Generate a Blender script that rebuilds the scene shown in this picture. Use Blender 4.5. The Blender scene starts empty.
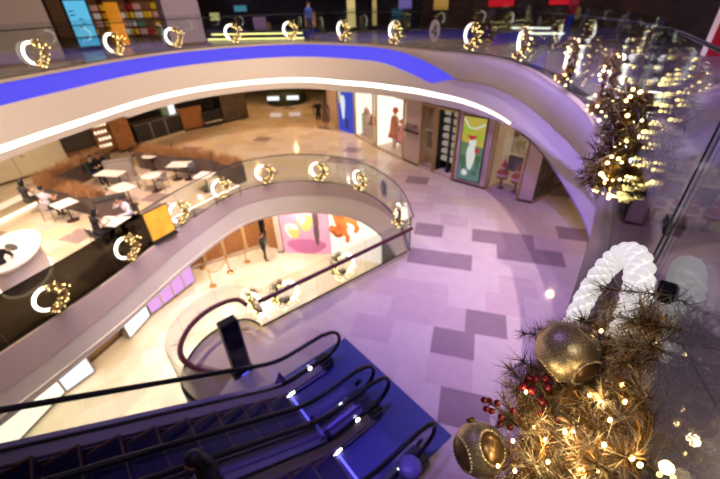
import bpy, bmesh, math, random
from mathutils import Vector, Matrix
random.seed(7)
S = bpy.context.scene
COL = S.collection
PI = math.pi

# ------------------------------------------------------------------ camera
FPX, TH, RO, ZC = 364.0, math.radians(33.1), math.radians(2.2), 1.6
F_ = Vector((0, math.cos(TH), -math.sin(TH)))
U0 = Vector((0, math.sin(TH), math.cos(TH)))
R0 = Vector((1, 0, 0))
R_ = R0 * math.cos(RO) - U0 * math.sin(RO)
U_ = R0 * math.sin(RO) + U0 * math.cos(RO)
CAM = Vector((0, 0, ZC))


def ray(x, y):
    return (F_ * FPX + R_ * (x - 360) - U_ * (y - 239.5)).normalized()


def at(x, y, z):
    """setting out: the point at height z on the line of sight of pixel (x, y)"""
    d = ray(x, y)
    return CAM + d * ((z - ZC) / d.z)


def atdepth(x, y, dep):
    d = ray(x, y)
    return CAM + d * (dep / d.dot(F_))


cam_data = bpy.data.cameras.new('camera')
cam = bpy.data.objects.new('camera', cam_data)
COL.objects.link(cam)
m3 = Matrix((R_, U_, -F_)).transposed()
cam.matrix_world = Matrix.Translation(CAM) @ m3.to_4x4()
cam_data.sensor_width = 36
cam_data.lens = 36 * FPX / 720
cam_data.clip_start = 0.05
cam_data.clip_end = 200
cam_data.dof.use_dof = True
cam_data.dof.focus_distance = 1.12
cam_data.dof.aperture_fstop = 2.2
S.camera = cam
S.view_settings.view_transform = 'Standard'
S.view_settings.look = 'None'
S.view_settings.gamma = 1
S.view_settings.exposure = 0
S.view_settings.use_curve_mapping = False
S.cycles.transparent_max_bounces = 24
S.cycles.sample_clamp_indirect = 4

# --------------------------------------------------------------- materials
MATS = {}


def srgb(c):
    return tuple(((v / 255) / 12.92 if v / 255 <= 0.04045 else ((v / 255 + 0.055) / 1.055) ** 2.4) for v in c)


def mat(name, col, rough=0.5, metal=0.0, emit=None, es=1.0, noise=0.0, nscale=8.0, bump=0.0, spec=None, coat=0.0):
    """col and emit in sRGB 0-255; noise = how far a procedural noise varies the colour"""
    if name in MATS:
        return MATS[name]
    m = bpy.data.materials.new(name)
    m.use_nodes = True
    nt = m.node_tree
    b = nt.nodes['Principled BSDF']
    c = srgb(col)
    b.inputs['Base Color'].default_value = (*c, 1)
    b.inputs['Roughness'].default_value = rough
    b.inputs['Metallic'].default_value = metal
    if spec is not None:
        b.inputs['Specular IOR Level'].default_value = spec
    if coat:
        b.inputs['Coat Weight'].default_value = coat
    if emit:
        b.inputs['Emission Color'].default_value = (*srgb(emit), 1)
        b.inputs['Emission Strength'].default_value = es
    if noise or bump:
        tc = nt.nodes.new('ShaderNodeTexCoord')
        nz = nt.nodes.new('ShaderNodeTexNoise')
        nz.inputs['Scale'].default_value = nscale
        nz.inputs['Detail'].default_value = 4
        nt.links.new(tc.outputs['Object'], nz.inputs['Vector'])
        if noise:
            cr = nt.nodes.new('ShaderNodeValToRGB')
            cr.color_ramp.elements[0].position = 0.3
            cr.color_ramp.elements[1].position = 0.7
            cr.color_ramp.elements[0].color = (*[v * (1 - noise) for v in c], 1)
            cr.color_ramp.elements[1].color = (*[min(1, v * (1 + noise)) for v in c], 1)
            nt.links.new(nz.outputs['Fac'], cr.inputs['Fac'])
            nt.links.new(cr.outputs['Color'], b.inputs['Base Color'])
        if bump:
            bp = nt.nodes.new('ShaderNodeBump')
            bp.inputs['Strength'].default_value = bump
            nt.links.new(nz.outputs['Fac'], bp.inputs['Height'])
            nt.links.new(bp.outputs['Normal'], b.inputs['Normal'])
    MATS[name] = m
    return m


def glass_mat(name, tint, boost=1.0, rough=0.0):
    """thin pane: see-through straight on, mirror-like at a grazing angle (Fresnel on the outer faces)"""
    if name in MATS:
        return MATS[name]
    m = bpy.data.materials.new(name)
    m.use_nodes = True
    nt = m.node_tree
    nt.nodes.remove(nt.nodes['Principled BSDF'])
    out = nt.nodes['Material Output']
    tr = nt.nodes.new('ShaderNodeBsdfTransparent')
    tr.inputs['Color'].default_value = (*tint, 1)
    gl = nt.nodes.new('ShaderNodeBsdfGlossy')
    gl.inputs['Roughness'].default_value = rough
    gl.inputs['Color'].default_value = (boost, boost, boost, 1)
    fr = nt.nodes.new('ShaderNodeFresnel')
    fr.inputs['IOR'].default_value = 1.52
    ge = nt.nodes.new('ShaderNodeNewGeometry')
    sub = nt.nodes.new('ShaderNodeMath')
    sub.operation = 'SUBTRACT'
    sub.inputs[0].default_value = 1.0
    nt.links.new(ge.outputs['Backfacing'], sub.inputs[1])
    mul = nt.nodes.new('ShaderNodeMath')
    mul.operation = 'MULTIPLY'
    two = nt.nodes.new('ShaderNodeMath')          # both faces of the pane: 2R / (1 + R)
    two.operation = 'MULTIPLY'
    two.inputs[1].default_value = 2.0
    one = nt.nodes.new('ShaderNodeMath')
    one.inputs[1].default_value = 1.0
    div = nt.nodes.new('ShaderNodeMath')
    div.operation = 'DIVIDE'
    nt.links.new(fr.outputs['Fac'], two.inputs[0])
    nt.links.new(fr.outputs['Fac'], one.inputs[0])
    nt.links.new(two.outputs['Value'], div.inputs[0])
    nt.links.new(one.outputs['Value'], div.inputs[1])
    nt.links.new(div.outputs['Value'], mul.inputs[0])
    nt.links.new(sub.outputs['Value'], mul.inputs[1])
    mx = nt.nodes.new('ShaderNodeMixShader')
    nt.links.new(mul.outputs['Value'], mx.inputs['Fac'])
    nt.links.new(tr.outputs['BSDF'], mx.inputs[1])
    nt.links.new(gl.outputs['BSDF'], mx.inputs[2])
    nt.links.new(mx.outputs['Shader'], out.inputs['Surface'])
    MATS[name] = m
    return m


def emis(name, col, es):
    return mat(name, (20, 20, 20), 0.5, emit=col, es=es)


# ------------------------------------------------------------ mesh builder
class MB:
    def __init__(self):
        self.v, self.f, self.mi, self.mats, self.sm = [], [], [], [], []

    def m(self, material):
        if material not in self.mats:
            self.mats.append(material)
        return self.mats.index(material)

    def add(self, vs, fs, material, smooth=False, M=None):
        k = len(self.v)
        i = self.m(material)
        for p in vs:
            p = Vector(p)
            self.v.append(M @ p if M else p)
        for f in fs:
            self.f.append([k + a for a in f])
            self.mi.append(i)
            self.sm.append(smooth)
        return self

    def box(self, c, s, material, rz=0.0, M=None, bev=0.0):
        hx, hy, hz = s[0] / 2, s[1] / 2, s[2] / 2
        T = Matrix.Translation(c) @ Matrix.Rotation(rz, 4, 'Z')
        if M:
            T = M @ T
        if bev <= 0:
            vs = [(x, y, z) for z in (-hz, hz) for x, y in ((-hx, -hy), (hx, -hy), (hx, hy), (-hx, hy))]
            fs = [(3, 2, 1, 0), (4, 5, 6, 7), (0, 1, 5, 4), (1, 2, 6, 5), (2, 3, 7, 6), (3, 0, 4, 7)]
            return self.add(vs, fs, material, False, T)
        bm = bmesh.new()
        bmesh.ops.create_cube(bm, size=1)
        bmesh.ops.scale(bm, vec=s, verts=bm.verts)
        bmesh.ops.bevel(bm, geom=bm.edges[:], offset=bev, segments=2, affect='EDGES')
        bm.verts.index_update()
        self.add([v.co.copy() for v in bm.verts], [[v.index for v in f.verts] for f in bm.faces], material, False, T)
        bm.free()
        return self

    def tube(self, pts, r, material, n=8, closed=False, M=None, cap=True, smooth=True):
        pts = [Vector(p) for p in pts]
        N = len(pts)
        rs = r if isinstance(r, (list, tuple)) else [r] * N
        vs, fs = [], []
        prev = None
        for i, p in enumerate(pts):
            if closed:
                d = pts[(i + 1) % N] - pts[i - 1]
            else:
                d = pts[min(i + 1, N - 1)] - pts[max(i - 1, 0)]
            if d.length < 1e-9:
                d = Vector((0, 0, 1))
            d.normalize()
            if prev is None:
                u = d.orthogonal().normalized()
            else:
                u = prev - d * prev.dot(d)
                if u.length < 1e-6:
                    u = d.orthogonal()
                u.normalize()
            prev = u
            w = d.cross(u)
            for k in range(n):
                a = 2 * PI * k / n
                vs.append(p + (u * math.cos(a) + w * math.sin(a)) * rs[i])
        L = N if closed else N - 1
        for i in range(L):
            for k in range(n):
                a, b = i * n + k, i * n + (k + 1) % n
                c, d2 = ((i + 1) % N) * n + (k + 1) % n, ((i + 1) % N) * n + k
                fs.append((a, b, c, d2))
        if cap and not closed:
            fs.append(tuple(range(n - 1, -1, -1)))
            fs.append(tuple((N - 1) * n + k for k in range(n)))
        return self.add(vs, fs, material, smooth, M)

    def lathe(self, prof, material, n=24, c=(0, 0, 0), M=None, smooth=True):
        vs, fs = [], []
        for r, z in prof:
            for k in range(n):
                a = 2 * PI * k / n
                vs.append((c[0] + r * math.cos(a), c[1] + r * math.sin(a), c[2] + z))
        for i in range(len(prof) - 1):
            for k in range(n):
                fs.append((i * n + k, i * n + (k + 1) % n, (i + 1) * n + (k + 1) % n, (i + 1) * n + k))
        fs.append(tuple(range(n - 1, -1, -1)))
        fs.append(tuple((len(prof) - 1) * n + k for k in range(n)))
        return self.add(vs, fs, material, smooth, M)

    def ball(self, c, r, material, nu=12, nv=8, M=None):
        if not isinstance(r, (tuple, list, Vector)):
            r = (r, r, r)
        vs, fs = [(0, 0, -1)], []
        for j in range(1, nv):
            t = -PI / 2 + PI * j / nv
            for k in range(nu):
                a = 2 * PI * k / nu
                vs.append((math.cos(t) * math.cos(a), math.cos(t) * math.sin(a), math.sin(t)))
        vs.append((0, 0, 1))
        for k in range(nu):
            fs.append((0, 1 + (k + 1) % nu, 1 + k))
        for j in range(nv - 2):
            for k in range(nu):
                a = 1 + j * nu
                fs.append((a + k, a + (k + 1) % nu, a + nu + (k + 1) % nu, a + nu + k))
        top = len(vs) - 1
        a = 1 + (nv - 2) * nu
        for k in range(nu):
            fs.append((a + k, a + (k + 1) % nu, top))
        vs = [(c[0] + x * r[0], c[1] + y * r[1], c[2] + z * r[2]) for x, y, z in vs]
        return self.add(vs, fs, material, True, M)

    def prism(self, poly, z0, z1, material, M=None):
        """plan polygon (counter-clockwise) extruded from z0 to z1"""
        n = len(poly)
        vs = [(p[0], p[1], z0) for p in poly] + [(p[0], p[1], z1) for p in poly]
        fs = [tuple(range(n - 1, -1, -1)), tuple(range(n, 2 * n))]
        fs += [(i, (i + 1) % n, n + (i + 1) % n, n + i) for i in range(n)]
        return self.add(vs, fs, material, False, M)

    def loft(self, rows, material, closed=False, smooth=True, M=None):
        """rows: list of equally long point lists"""
        n = len(rows[0])
        vs = [p for r in rows for p in r]
        fs = []
        L = len(rows) if closed else len(rows) - 1
        for i in range(L):
            j = (i + 1) % len(rows)
            for k in range(n - 1):
                fs.append((i * n + k, i * n + k + 1, j * n + k + 1, j * n + k))
        return self.add(vs, fs, material, smooth, M)

    def build(self, name, parent=None, **props):
        me = bpy.data.meshes.new(name)
        me.from_pydata([tuple(p) for p in self.v], [], self.f)
        for mm in self.mats:
            me.materials.append(mm)
        me.polygons.foreach_set('material_index', self.mi)
        me.polygons.foreach_set('use_smooth', self.sm)
        me.update()
        o = bpy.data.objects.new(name, me)
        COL.objects.link(o)
        if parent:
            o.parent = parent
        for k, v in props.items():
            o[k] = v
        return o


def tag(o, label, cat, group=None):
    o['label'] = label
    o['category'] = cat
    if group:
        o['group'] = group
    return o


def thing(name, label, cat, loc=(0, 0, 0), rz=0.0, group=None):
    o = bpy.data.objects.new(name, None)
    o.empty_display_size = 0.1
    COL.objects.link(o)
    o.location = loc
    o.rotation_euler = (0, 0, rz)
    return tag(o, label, cat, group)


def structure(mb, name, **kw):
    return mb.build(name, kind='structure', **kw)


def copy_tree(o, parent=None):
    c = o.copy()
    COL.objects.link(c)
    if parent is not None:
        c.parent = parent
    for ch in list(o.children):
        copy_tree(ch, c)
    return c


def retag(o, label, loc=None, rz=None):
    o['label'] = label
    if loc is not None:
        o.location = loc
    if rz is not None:
        o.rotation_euler = (0, 0, rz)
    return o


# ----------------------------------------------------------- plan geometry
def smooth_path(pts, step=0.35, closed=False):
    """Catmull-Rom through plan points, resampled"""
    P = [Vector((p[0], p[1], 0)) for p in pts]
    out = []
    n = len(P)
    for i in range(n - 1):
        p0, p1, p2, p3 = P[max(i - 1, 0)], P[i], P[i + 1], P[min(i + 2, n - 1)]
        k = max(1, int((p2 - p1).length / step))
        for j in range(k):
            t = j / k
            out.append(0.5 * ((2 * p1) + (p2 - p0) * t + (2 * p0 - 5 * p1 + 4 * p2 - p3) * t * t + (3 * p1 - p0 - 3 * p2 + p3) * t ** 3))
    out.append(P[-1])
    return out


def normals(path):
    """left-hand normals of a plan path"""
    out = []
    for i in range(len(path)):
        d = path[min(i + 1, len(path) - 1)] - path[max(i - 1, 0)]
        d.normalize()
        out.append(Vector((-d.y, d.x, 0)))
    return out


def offset(path, o):
    return [p + q * o for p, q in zip(path, normals(path))]


def V3(p, z):
    return Vector((p.x, p.y, z))


def nearest(path, p):
    k = min(range(len(path)), key=lambda i: (path[i].x - p[0]) ** 2 + (path[i].y - p[1]) ** 2)
    return k


def slab_with_hole(outer, hole):
    """triangulated plan polygon with a hole; returns verts (2-D) and faces"""
    bm = bmesh.new()
    es = []
    for loop in (outer, hole):
        if not loop:
            continue
        vs = [bm.verts.new((p[0], p[1], 0)) for p in loop]
        for i in range(len(vs)):
            es.append(bm.edges.new((vs[i], vs[(i + 1) % len(vs)])))
    bmesh.ops.triangle_fill(bm, use_beauty=True, use_dissolve=False, edges=es)
    for f in bm.faces:
        if f.normal.z < 0:
            f.normal_flip()
    return bm


def seg_frame(p0, p1):
    """origin p0, x along the segment, y to its left, z up"""
    d = Vector((p1[0] - p0[0], p1[1] - p0[1], 0))
    L = d.length
    a = math.atan2(d.y, d.x)
    return Vector((p0[0], p0[1], 0)), a, L


# ------------------------------------------------------------------ levels
Z4, Z3, Z2 = 0.0, -5.0, -10.0
E4_pts = [(-5.6, -6.0), (-7.6, -3.6), (-9.6, -0.9), (-10.9, 2.5), (-11.1, 6.0), (-10.9, 9.2), (-10.54, 11.9), (-10.0, 14.2), (-9.4, 16.7), (-8.05, 19.1),
          (-5.6, 20.7), (-2.7, 20.95), (0.34, 18.85), (1.9, 16.75), (2.95, 15.3), (4.2, 13.5), (4.6, 11.1), (4.33, 8.71),
          (3.96, 6.94), (3.46, 5.25), (2.07, 2.73), (1.52, 1.98), (1.17, 1.51), (0.31, 0.28), (-0.55, -0.95), (-1.7, -2.6), (-3.2, -4.7)]
def relax(path, n):
    for _ in range(n):
        path = [path[0]] + [path[i] * .5 + (path[i - 1] + path[i + 1]) * .25 for i in range(1, len(path) - 1)] + [path[-1]]
    return path


E4 = relax(smooth_path(E4_pts, 0.22), 14)          # outer ledge edge, void on the right-hand side
G4 = offset(E4, 0.148)                  # line of the glass
E3_pts = [(-10.6, -1.0), (-9.95, 2.0), (-9.15, 4.4), (-8.47, 5.85), (-7.94, 7.1), (-7.4, 8.4), (-6.81, 10.45), (-6.11, 12.25), (-5.3, 13.85), (-4.6, 14.5), (-3.74, 14.9), (-2.9, 15.05), (-2.11, 14.95),
          (-1.2, 14.7), (-0.43, 14.3), (0.47, 13.3), (1.0, 12.3), (1.24, 11.6), (1.42, 10.5), (1.44, 9.4)]
E3 = relax(smooth_path(E3_pts, 0.22), 8)
S3 = [Vector((1.44, 9.36, 0)), Vector((-2.5, 6.42, 0))]
OV = [(-2.5, 6.42), (-2.66, 6.56), (-2.95, 6.68), (-3.36, 6.55), (-3.75, 6.18), (-3.97, 5.67), (-3.98, 5.1), (-3.78, 4.65), (-3.35, 4.32), (-2.9, 4.18)]
OVP = smooth_path(OV, 0.12)
EV = Vector((-.785, -.62, 0)).normalized()     # rising direction of the escalators
NV = Vector((-.62, .785, 0)).normalized()


def esc(e, n, z=0.0):
    p = EV * e + NV * n
    return Vector((p.x, p.y, z))
# =========================================================== the setting
M_white = mat('painted plaster', (205, 198, 194), 0.55)
M_cream = mat('cream wall paint', (214, 200, 172), 0.6, noise=0.04, nscale=2)
M_ceil = mat('ceiling paint', (200, 192, 182), 0.7)
M_ledge = mat('grey stone ledge', (172, 156, 138), 0.3, noise=0.05, nscale=30)
M_groove = mat('black rubber gasket', (22, 20, 22), 0.6)
M_steel = mat('brushed steel', (150, 148, 150), 0.35, metal=0.9)
M_dsteel = mat('dark steel', (52, 48, 54), 0.4, metal=0.6)
M_black = mat('black plastic', (16, 15, 18), 0.4)
M_glass = glass_mat('balustrade glass', (.90, .93, .92))
M_tint = glass_mat('dark tinted glass', (.24, .23, .20))
M_led = emis('white led strip', (255, 244, 232), 4.0)
M_blue = emis('blue cove glow', (80, 74, 238), 1.05)
M_wood = mat('orange timber', (168, 114, 66), 0.45, noise=0.25, nscale=6)
M_dark = mat('dark shop interior', (38, 32, 30), 0.6, noise=0.3, nscale=3)

# -------- floors
U_T = Vector((.955, -.297, 0)).normalized()
V_T = Vector((-U_T.y, U_T.x, 0))
OUT3 = [(-27, -9), (17, -9), (17, 42), (-27, 42)]
hole3 = [(p.x, p.y) for p in E3] + [(p.x, p.y) for p in S3] + [(p.x, p.y) for p in OVP[1:]]
for e, n in ((-.3, 4.86), (-1.15, 4.86), (-1.15, 1.62), (8.2, 1.62)):
    q = esc(e, n)
    hole3.append((q.x, q.y))
hole3.append((-9.3, -3.4))
bm = slab_with_hole(OUT3, hole3)
tile_mats = [mat('pale stone tile', (206, 188, 168), 0.09, noise=0.05, nscale=3),
             mat('cream stone tile', (202, 180, 152), 0.09, noise=0.05, nscale=3),
             mat('rose stone tile', (198, 174, 160), 0.09, noise=0.05, nscale=3),
             mat('taupe stone tile', (150, 128, 122), 0.18, noise=0.06, nscale=3)]
ROW, WID = 0.80, 0.95
rowsh = {11: .59, 12: .36, 13: .55}
over = {}


def tile_of(p):
    a, b = p.dot(U_T), p.dot(V_T)
    j = math.floor(b / ROW)
    if j not in rowsh:
        rowsh[j] = random.Random(j * 31 + 5).random() * WID
    return math.floor((a - rowsh[j]) / WID), j


for px, py, c in ((515, 240, 3), (456, 254, 3), (543, 258, 3), (580, 236, 3), (517, 288, 2), (520, 305, 2), (472, 318, 3), (438, 232, 3), (420, 285, 2), (430, 209, 2),
                  (385, 320, 2), (436, 345, 3), (466, 372, 2), (520, 345, 0), (430, 400, 0), (490, 210, 1), (470, 225, 0), (480, 270, 0), (500, 260, 0), (560, 275, 0), (545, 300, 0), (450, 300, 0), (410, 260, 3)):
    over[tile_of(Vector(at(px, py, Z3)))] = c
for j in range(-12, 54):
    bmesh.ops.bisect_plane(bm, geom=bm.verts[:] + bm.edges[:] + bm.faces[:], plane_co=V_T * (j * ROW), plane_no=V_T)
rows = {}
for f in bm.faces:
    c = f.calc_center_median()
    rows.setdefault(math.floor(c.dot(V_T) / ROW), []).append(f)
for j, fl in rows.items():
    tile_of(V_T * ((j + .5) * ROW))
    for i in range(-42, 27):
        cen = U_T * (i * WID + rowsh[j])
        fl = [f for f in fl if f.is_valid]
        r = bmesh.ops.bisect_plane(bm, geom=list({v for f in fl for v in f.verts}) + list({e for f in fl for e in f.edges}) + fl, plane_co=cen, plane_no=U_T)
        fl = [g for g in r['geom'] if isinstance(g, bmesh.types.BMFace)]
me = bpy.data.meshes.new('floor')
for k in tile_mats:
    me.materials.append(k)
for f in bm.faces:
    t = tile_of(f.calc_center_median())
    rr = random.Random(t[0] * 7919 + t[1] * 104729).random()
    f.material_index = over.get(t, 0 if rr < .42 else 1 if rr < .70 else 2 if rr < .95 else 3)
    if f.normal.z < 0:
        f.normal_flip()
bm.to_mesh(me)
bm.free()
fl3 = bpy.data.objects.new('floor', me)
fl3.location = (0, 0, Z3)
COL.objects.link(fl3)
fl3['kind'] = 'structure'


def flat(name, outer, hole, z, material, down=False):
    b = slab_with_hole(outer, hole)
    mb = MB()
    b.verts.index_update()
    mb.add([(v.co.x, v.co.y, z) for v in b.verts], [[v.index for v in (reversed(f.verts[:]) if down else f.verts)] for f in b.faces], material)
    b.free()
    return structure(mb, name)


def brick_mat(name, cols, rough, scale, rot):
    m = mat(name, cols[0], rough)
    nt = m.node_tree
    tc = nt.nodes.new('ShaderNodeTexCoord')
    mp = nt.nodes.new('ShaderNodeMapping')
    mp.inputs['Rotation'].default_value = (0, 0, rot)
    br = nt.nodes.new('ShaderNodeTexBrick')
    br.inputs['Color1'].default_value = (*srgb(cols[0]), 1)
    br.inputs['Color2'].default_value = (*srgb(cols[1]), 1)
    br.inputs['Mortar'].default_value = (*srgb(cols[2]), 1)
    br.inputs['Mortar Size'].default_value = 0.004
    br.inputs['Scale'].default_value = scale
    br.inputs['Brick Width'].default_value = 1.0
    br.inputs['Row Height'].default_value = 0.7
    nt.links.new(tc.outputs['Object'], mp.inputs['Vector'])
    nt.links.new(mp.outputs['Vector'], br.inputs['Vector'])
    nt.links.new(br.outputs['Color'], nt.nodes['Principled BSDF'].inputs['Base Color'])
    return m


flat('floor', OUT3, None, Z2, brick_mat('lower floor stone', ((230, 220, 202), (214, 198, 172), (196, 180, 152)), 0.2, 0.8, -.5))
hole4 = [(p.x, p.y) for p in G4]
flat('floor', OUT3, hole4, Z4, brick_mat('upper floor stone', ((150, 140, 142), (128, 118, 122), (100, 95, 100)), 0.25, 0.8, .3))
C3 = offset(E4, 0.5)
flat('ceiling', OUT3, [(p.x, p.y) for p in C3], -1.95, M_ceil, down=True)
e3all = E3 + S3 + OVP[1:]
flat('ceiling', OUT3, hole3, -6.5, M_ceil, down=True)
flat('ceiling', OUT3, [(p.x, p.y) for p in offset(E4, 0.6)], 3.5, M_ceil, down=True)
flat('ceiling', OUT3, None, 9.0, mat('atrium ceiling', (120, 112, 130), 0.8), down=True)

# -------- the upper ring: ledge, fascia bands, led strip, lip
iB0 = nearest(E4, (.8, 18.2))      # where the blue cove starts to dive
iB1 = nearest(E4, (3.75, 14.3))     # where it has run out
iL1 = nearest(E4, (4.6, 11.0))     # end of the white led strip
nE = normals(E4)


def lerp(a, b, t):
    return a + (b - a) * t


def band(i):
    """z of the top and bottom of the blue cove, z of the led top, led bottom and lip, at ring point i"""
    y = E4[i]
    t = max(0, min(1, (i - iB0) / (iB1 - iB0)))
    top = lerp(-.1, -.85, t ** 2.5)
    bot = -.67 - .8 * min(t, .75) ** 1.6
    if t > .75:
        q = (t - .75) / .25
        bot = lerp(bot, -.90, q * q * (3 - 2 * q))
    lip, lt = -2.2, -1.67
    if y.x < -9.5 and y.y < 16:
        lip = -2.08
    if y.y < 20.5 and y.x > -2:
        q = max(0, min(1, (i - nearest(E4, (-.5, 19.6))) / (nearest(E4, (2.4, 16.1)) - nearest(E4, (-.5, 19.6)))))
        lt, lip = lerp(-1.67, -1.47, q), lerp(-2.2, -1.93, q)
    step = None
    if i > iB1:
        Y = max(2.2, y.y) if y.x > .5 else 2.2
        for (ya, sa, la, ta), (yb, sb, lb_, tb) in zip(RT_TAB[:-1], RT_TAB[1:]):
            if yb <= Y <= ya:
                q = (ya - Y) / (ya - yb)
                top, lip, lt = lerp(sa, sb, q), lerp(la, lb_, q), lerp(ta, tb, q)
                break
        bot = top - .01
    return top, min(bot, top - .002), lt, lt - .19 if i <= iL1 else lt - .03, lip


RT_TAB = ((16, -.88, -1.93, -1.47), (14.3, -.85, -1.93, -1.47), (13, -.79, -1.9, -1.5), (10.3, -.77, -1.63, -1.46), (7.6, -.69, -1.33, -1.22), (5.9, -.58, -1.02, -.92), (4.6, -.45, -.75, -.68), (3.8, -.28, -.5, -.44), (3.0, -.08, -.33, -.28), (2.2, -.06, -.28, -.24))
n4 = len(E4)
mb = MB()
mb.loft([[V3(E4[i] + nE[i] * .0, -.03), V3(E4[i], 0.0), V3(E4[i] + nE[i] * .130, 0.0)] for i in range(n4)], M_ledge, smooth=False)
mb.loft([[V3(E4[i] + nE[i] * .168, 0.0), V3(E4[i] + nE[i] * .40, 0.0), V3(E4[i] + nE[i] * .40, -.03)] for i in range(n4)], M_ledge, smooth=False)
mb.loft([[V3(E4[i] + nE[i] * .130, -.0), V3(E4[i] + nE[i] * .130, -.012), V3(E4[i] + nE[i] * .168, -.012), V3(E4[i] + nE[i] * .168, 0)] for i in range(n4)], M_groove, smooth=False)
structure(mb, 'trim_1')
mb = MB()
mb.loft([[V3(E4[i] + nE[i] * .008, -.03), V3(E4[i] + nE[i] * .008, band(i)[0]), V3(E4[i] + nE[i] * .11, band(i)[0])] for i in range(n4)], M_white, smooth=True)
structure(mb, 'trim_2')
mb = MB()
rows = []
for i in range(n4):
    top, bot, l0, l1, lip = band(i)
    low = .10 if i > iB1 else .10 * max(0, min(1, (i - iB0) / (iB1 - iB0)))
    rows.append([V3(E4[i] + nE[i] * .12, bot), V3(E4[i] + nE[i] * (.012 + low), bot - .001), V3(E4[i] + nE[i] * (.012 + low * .8), l0)])
mb.loft(rows, M_white, smooth=False)
structure(mb, 'trim_3')
mb = MB()
rows = []
for i in range(n4):
    top, bot, l0, l1, lip = band(i)
    low = .10 if i > iB1 else .10 * max(0, min(1, (i - iB0) / (iB1 - iB0)))
    d = .012 + low * .8
    rec = .05 if i <= iL1 else 0.0
    rows.append([V3(E4[i] + nE[i] * (d + rec), l0), V3(E4[i] + nE[i] * (d + rec), l1), V3(E4[i] + nE[i] * d, l1), V3(E4[i] + nE[i] * (d + .02), lip), V3(E4[i] + nE[i] * .5, lip), V3(E4[i] + nE[i] * .5, -1.9)])
mb.loft(rows, M_white, smooth=False)
structure(mb, 'trim_4')
# back face of the blue cove, glowing itself in place of a hidden strip
mb = MB()
mb.loft([[V3(E4[i] + nE[i] * .10, band(i)[0] + .01), V3(E4[i] + nE[i] * .10, band(i)[1] - .01)] for i in range(0, iB1 + 1)], M_blue, smooth=True)
bl = mb.build('cove_light')
tag(bl, 'long blue LED cove light along the upper balcony edge', 'light')
mb = MB()
rows = []
for i in range(0, iL1 + 1):
    top, bot, l0, l1, lip = band(i)
    low = .10 if i > iB1 else .10 * max(0, min(1, (i - iB0) / (iB1 - iB0)))
    d = .012 + low * .8
    q = max(0, min(1, (i - iL1 + 24) / 24))
    l0 = lerp(l0, l1 + .03, q)
    rows.append([V3(E4[i] + nE[i] * (d + .04), l0), V3(E4[i] + nE[i] * (d + .004), l0 - .01), V3(E4[i] + nE[i] * (d + .004), l1 + .01), V3(E4[i] + nE[i] * (d + .04), l1)])
mb.loft(rows, M_led, smooth=False)
ls = mb.build('strip_light')
tag(ls, 'white LED strip light curving under the upper balcony fascia', 'light')

# -------- the lower ring fascia (two bands), also round the landing
n3n = normals(E3)
mb = MB()
rowsA, rowsB = [], []
for i, p in enumerate(E3):
    t = i / (len(E3) - 1)
    far = max(0, min(1, (p.x + 8.4) / 3.2))
    mid = lerp(-5.92, -5.6, far)
    lip = lerp(-6.74, -6.62, far)
    if p.x > -1.2:
        q = min(1, (p.x + 1.2) / 2.6)
        mid = lerp(-5.6, -5.1, q * q)
        lip = lerp(-6.62, -6.5, q)
    rowsA.append([V3(p, Z3), V3(p, mid)])
    rowsB.append([V3(p, mid), V3(p + n3n[i] * .03, mid - .02), V3(p + n3n[i] * .06, lip), V3(p + n3n[i] * .45, lip), V3(p + n3n[i] * .45, -6.4)])
mb.loft(rowsA, mat('mauve painted fascia', (176, 158, 160), .55))
structure(mb, 'trim_5')
mb = MB()
mb.loft(rowsB, M_white, smooth=False)
structure(mb, 'trim_6')
lp = [V3(p, 0) for p in (S3 + OVP[1:])] + [esc(-.3, 4.86), esc(-1.15, 4.86), esc(-1.15, 1.62), esc(8.2, 1.62)]
mb = MB()
mb.loft([[V3(p, Z3), V3(p, -6.5)] for p in lp], mat('lilac painted fascia', (186, 176, 190), .55), smooth=False)
structure(mb, 'trim_7')


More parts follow.
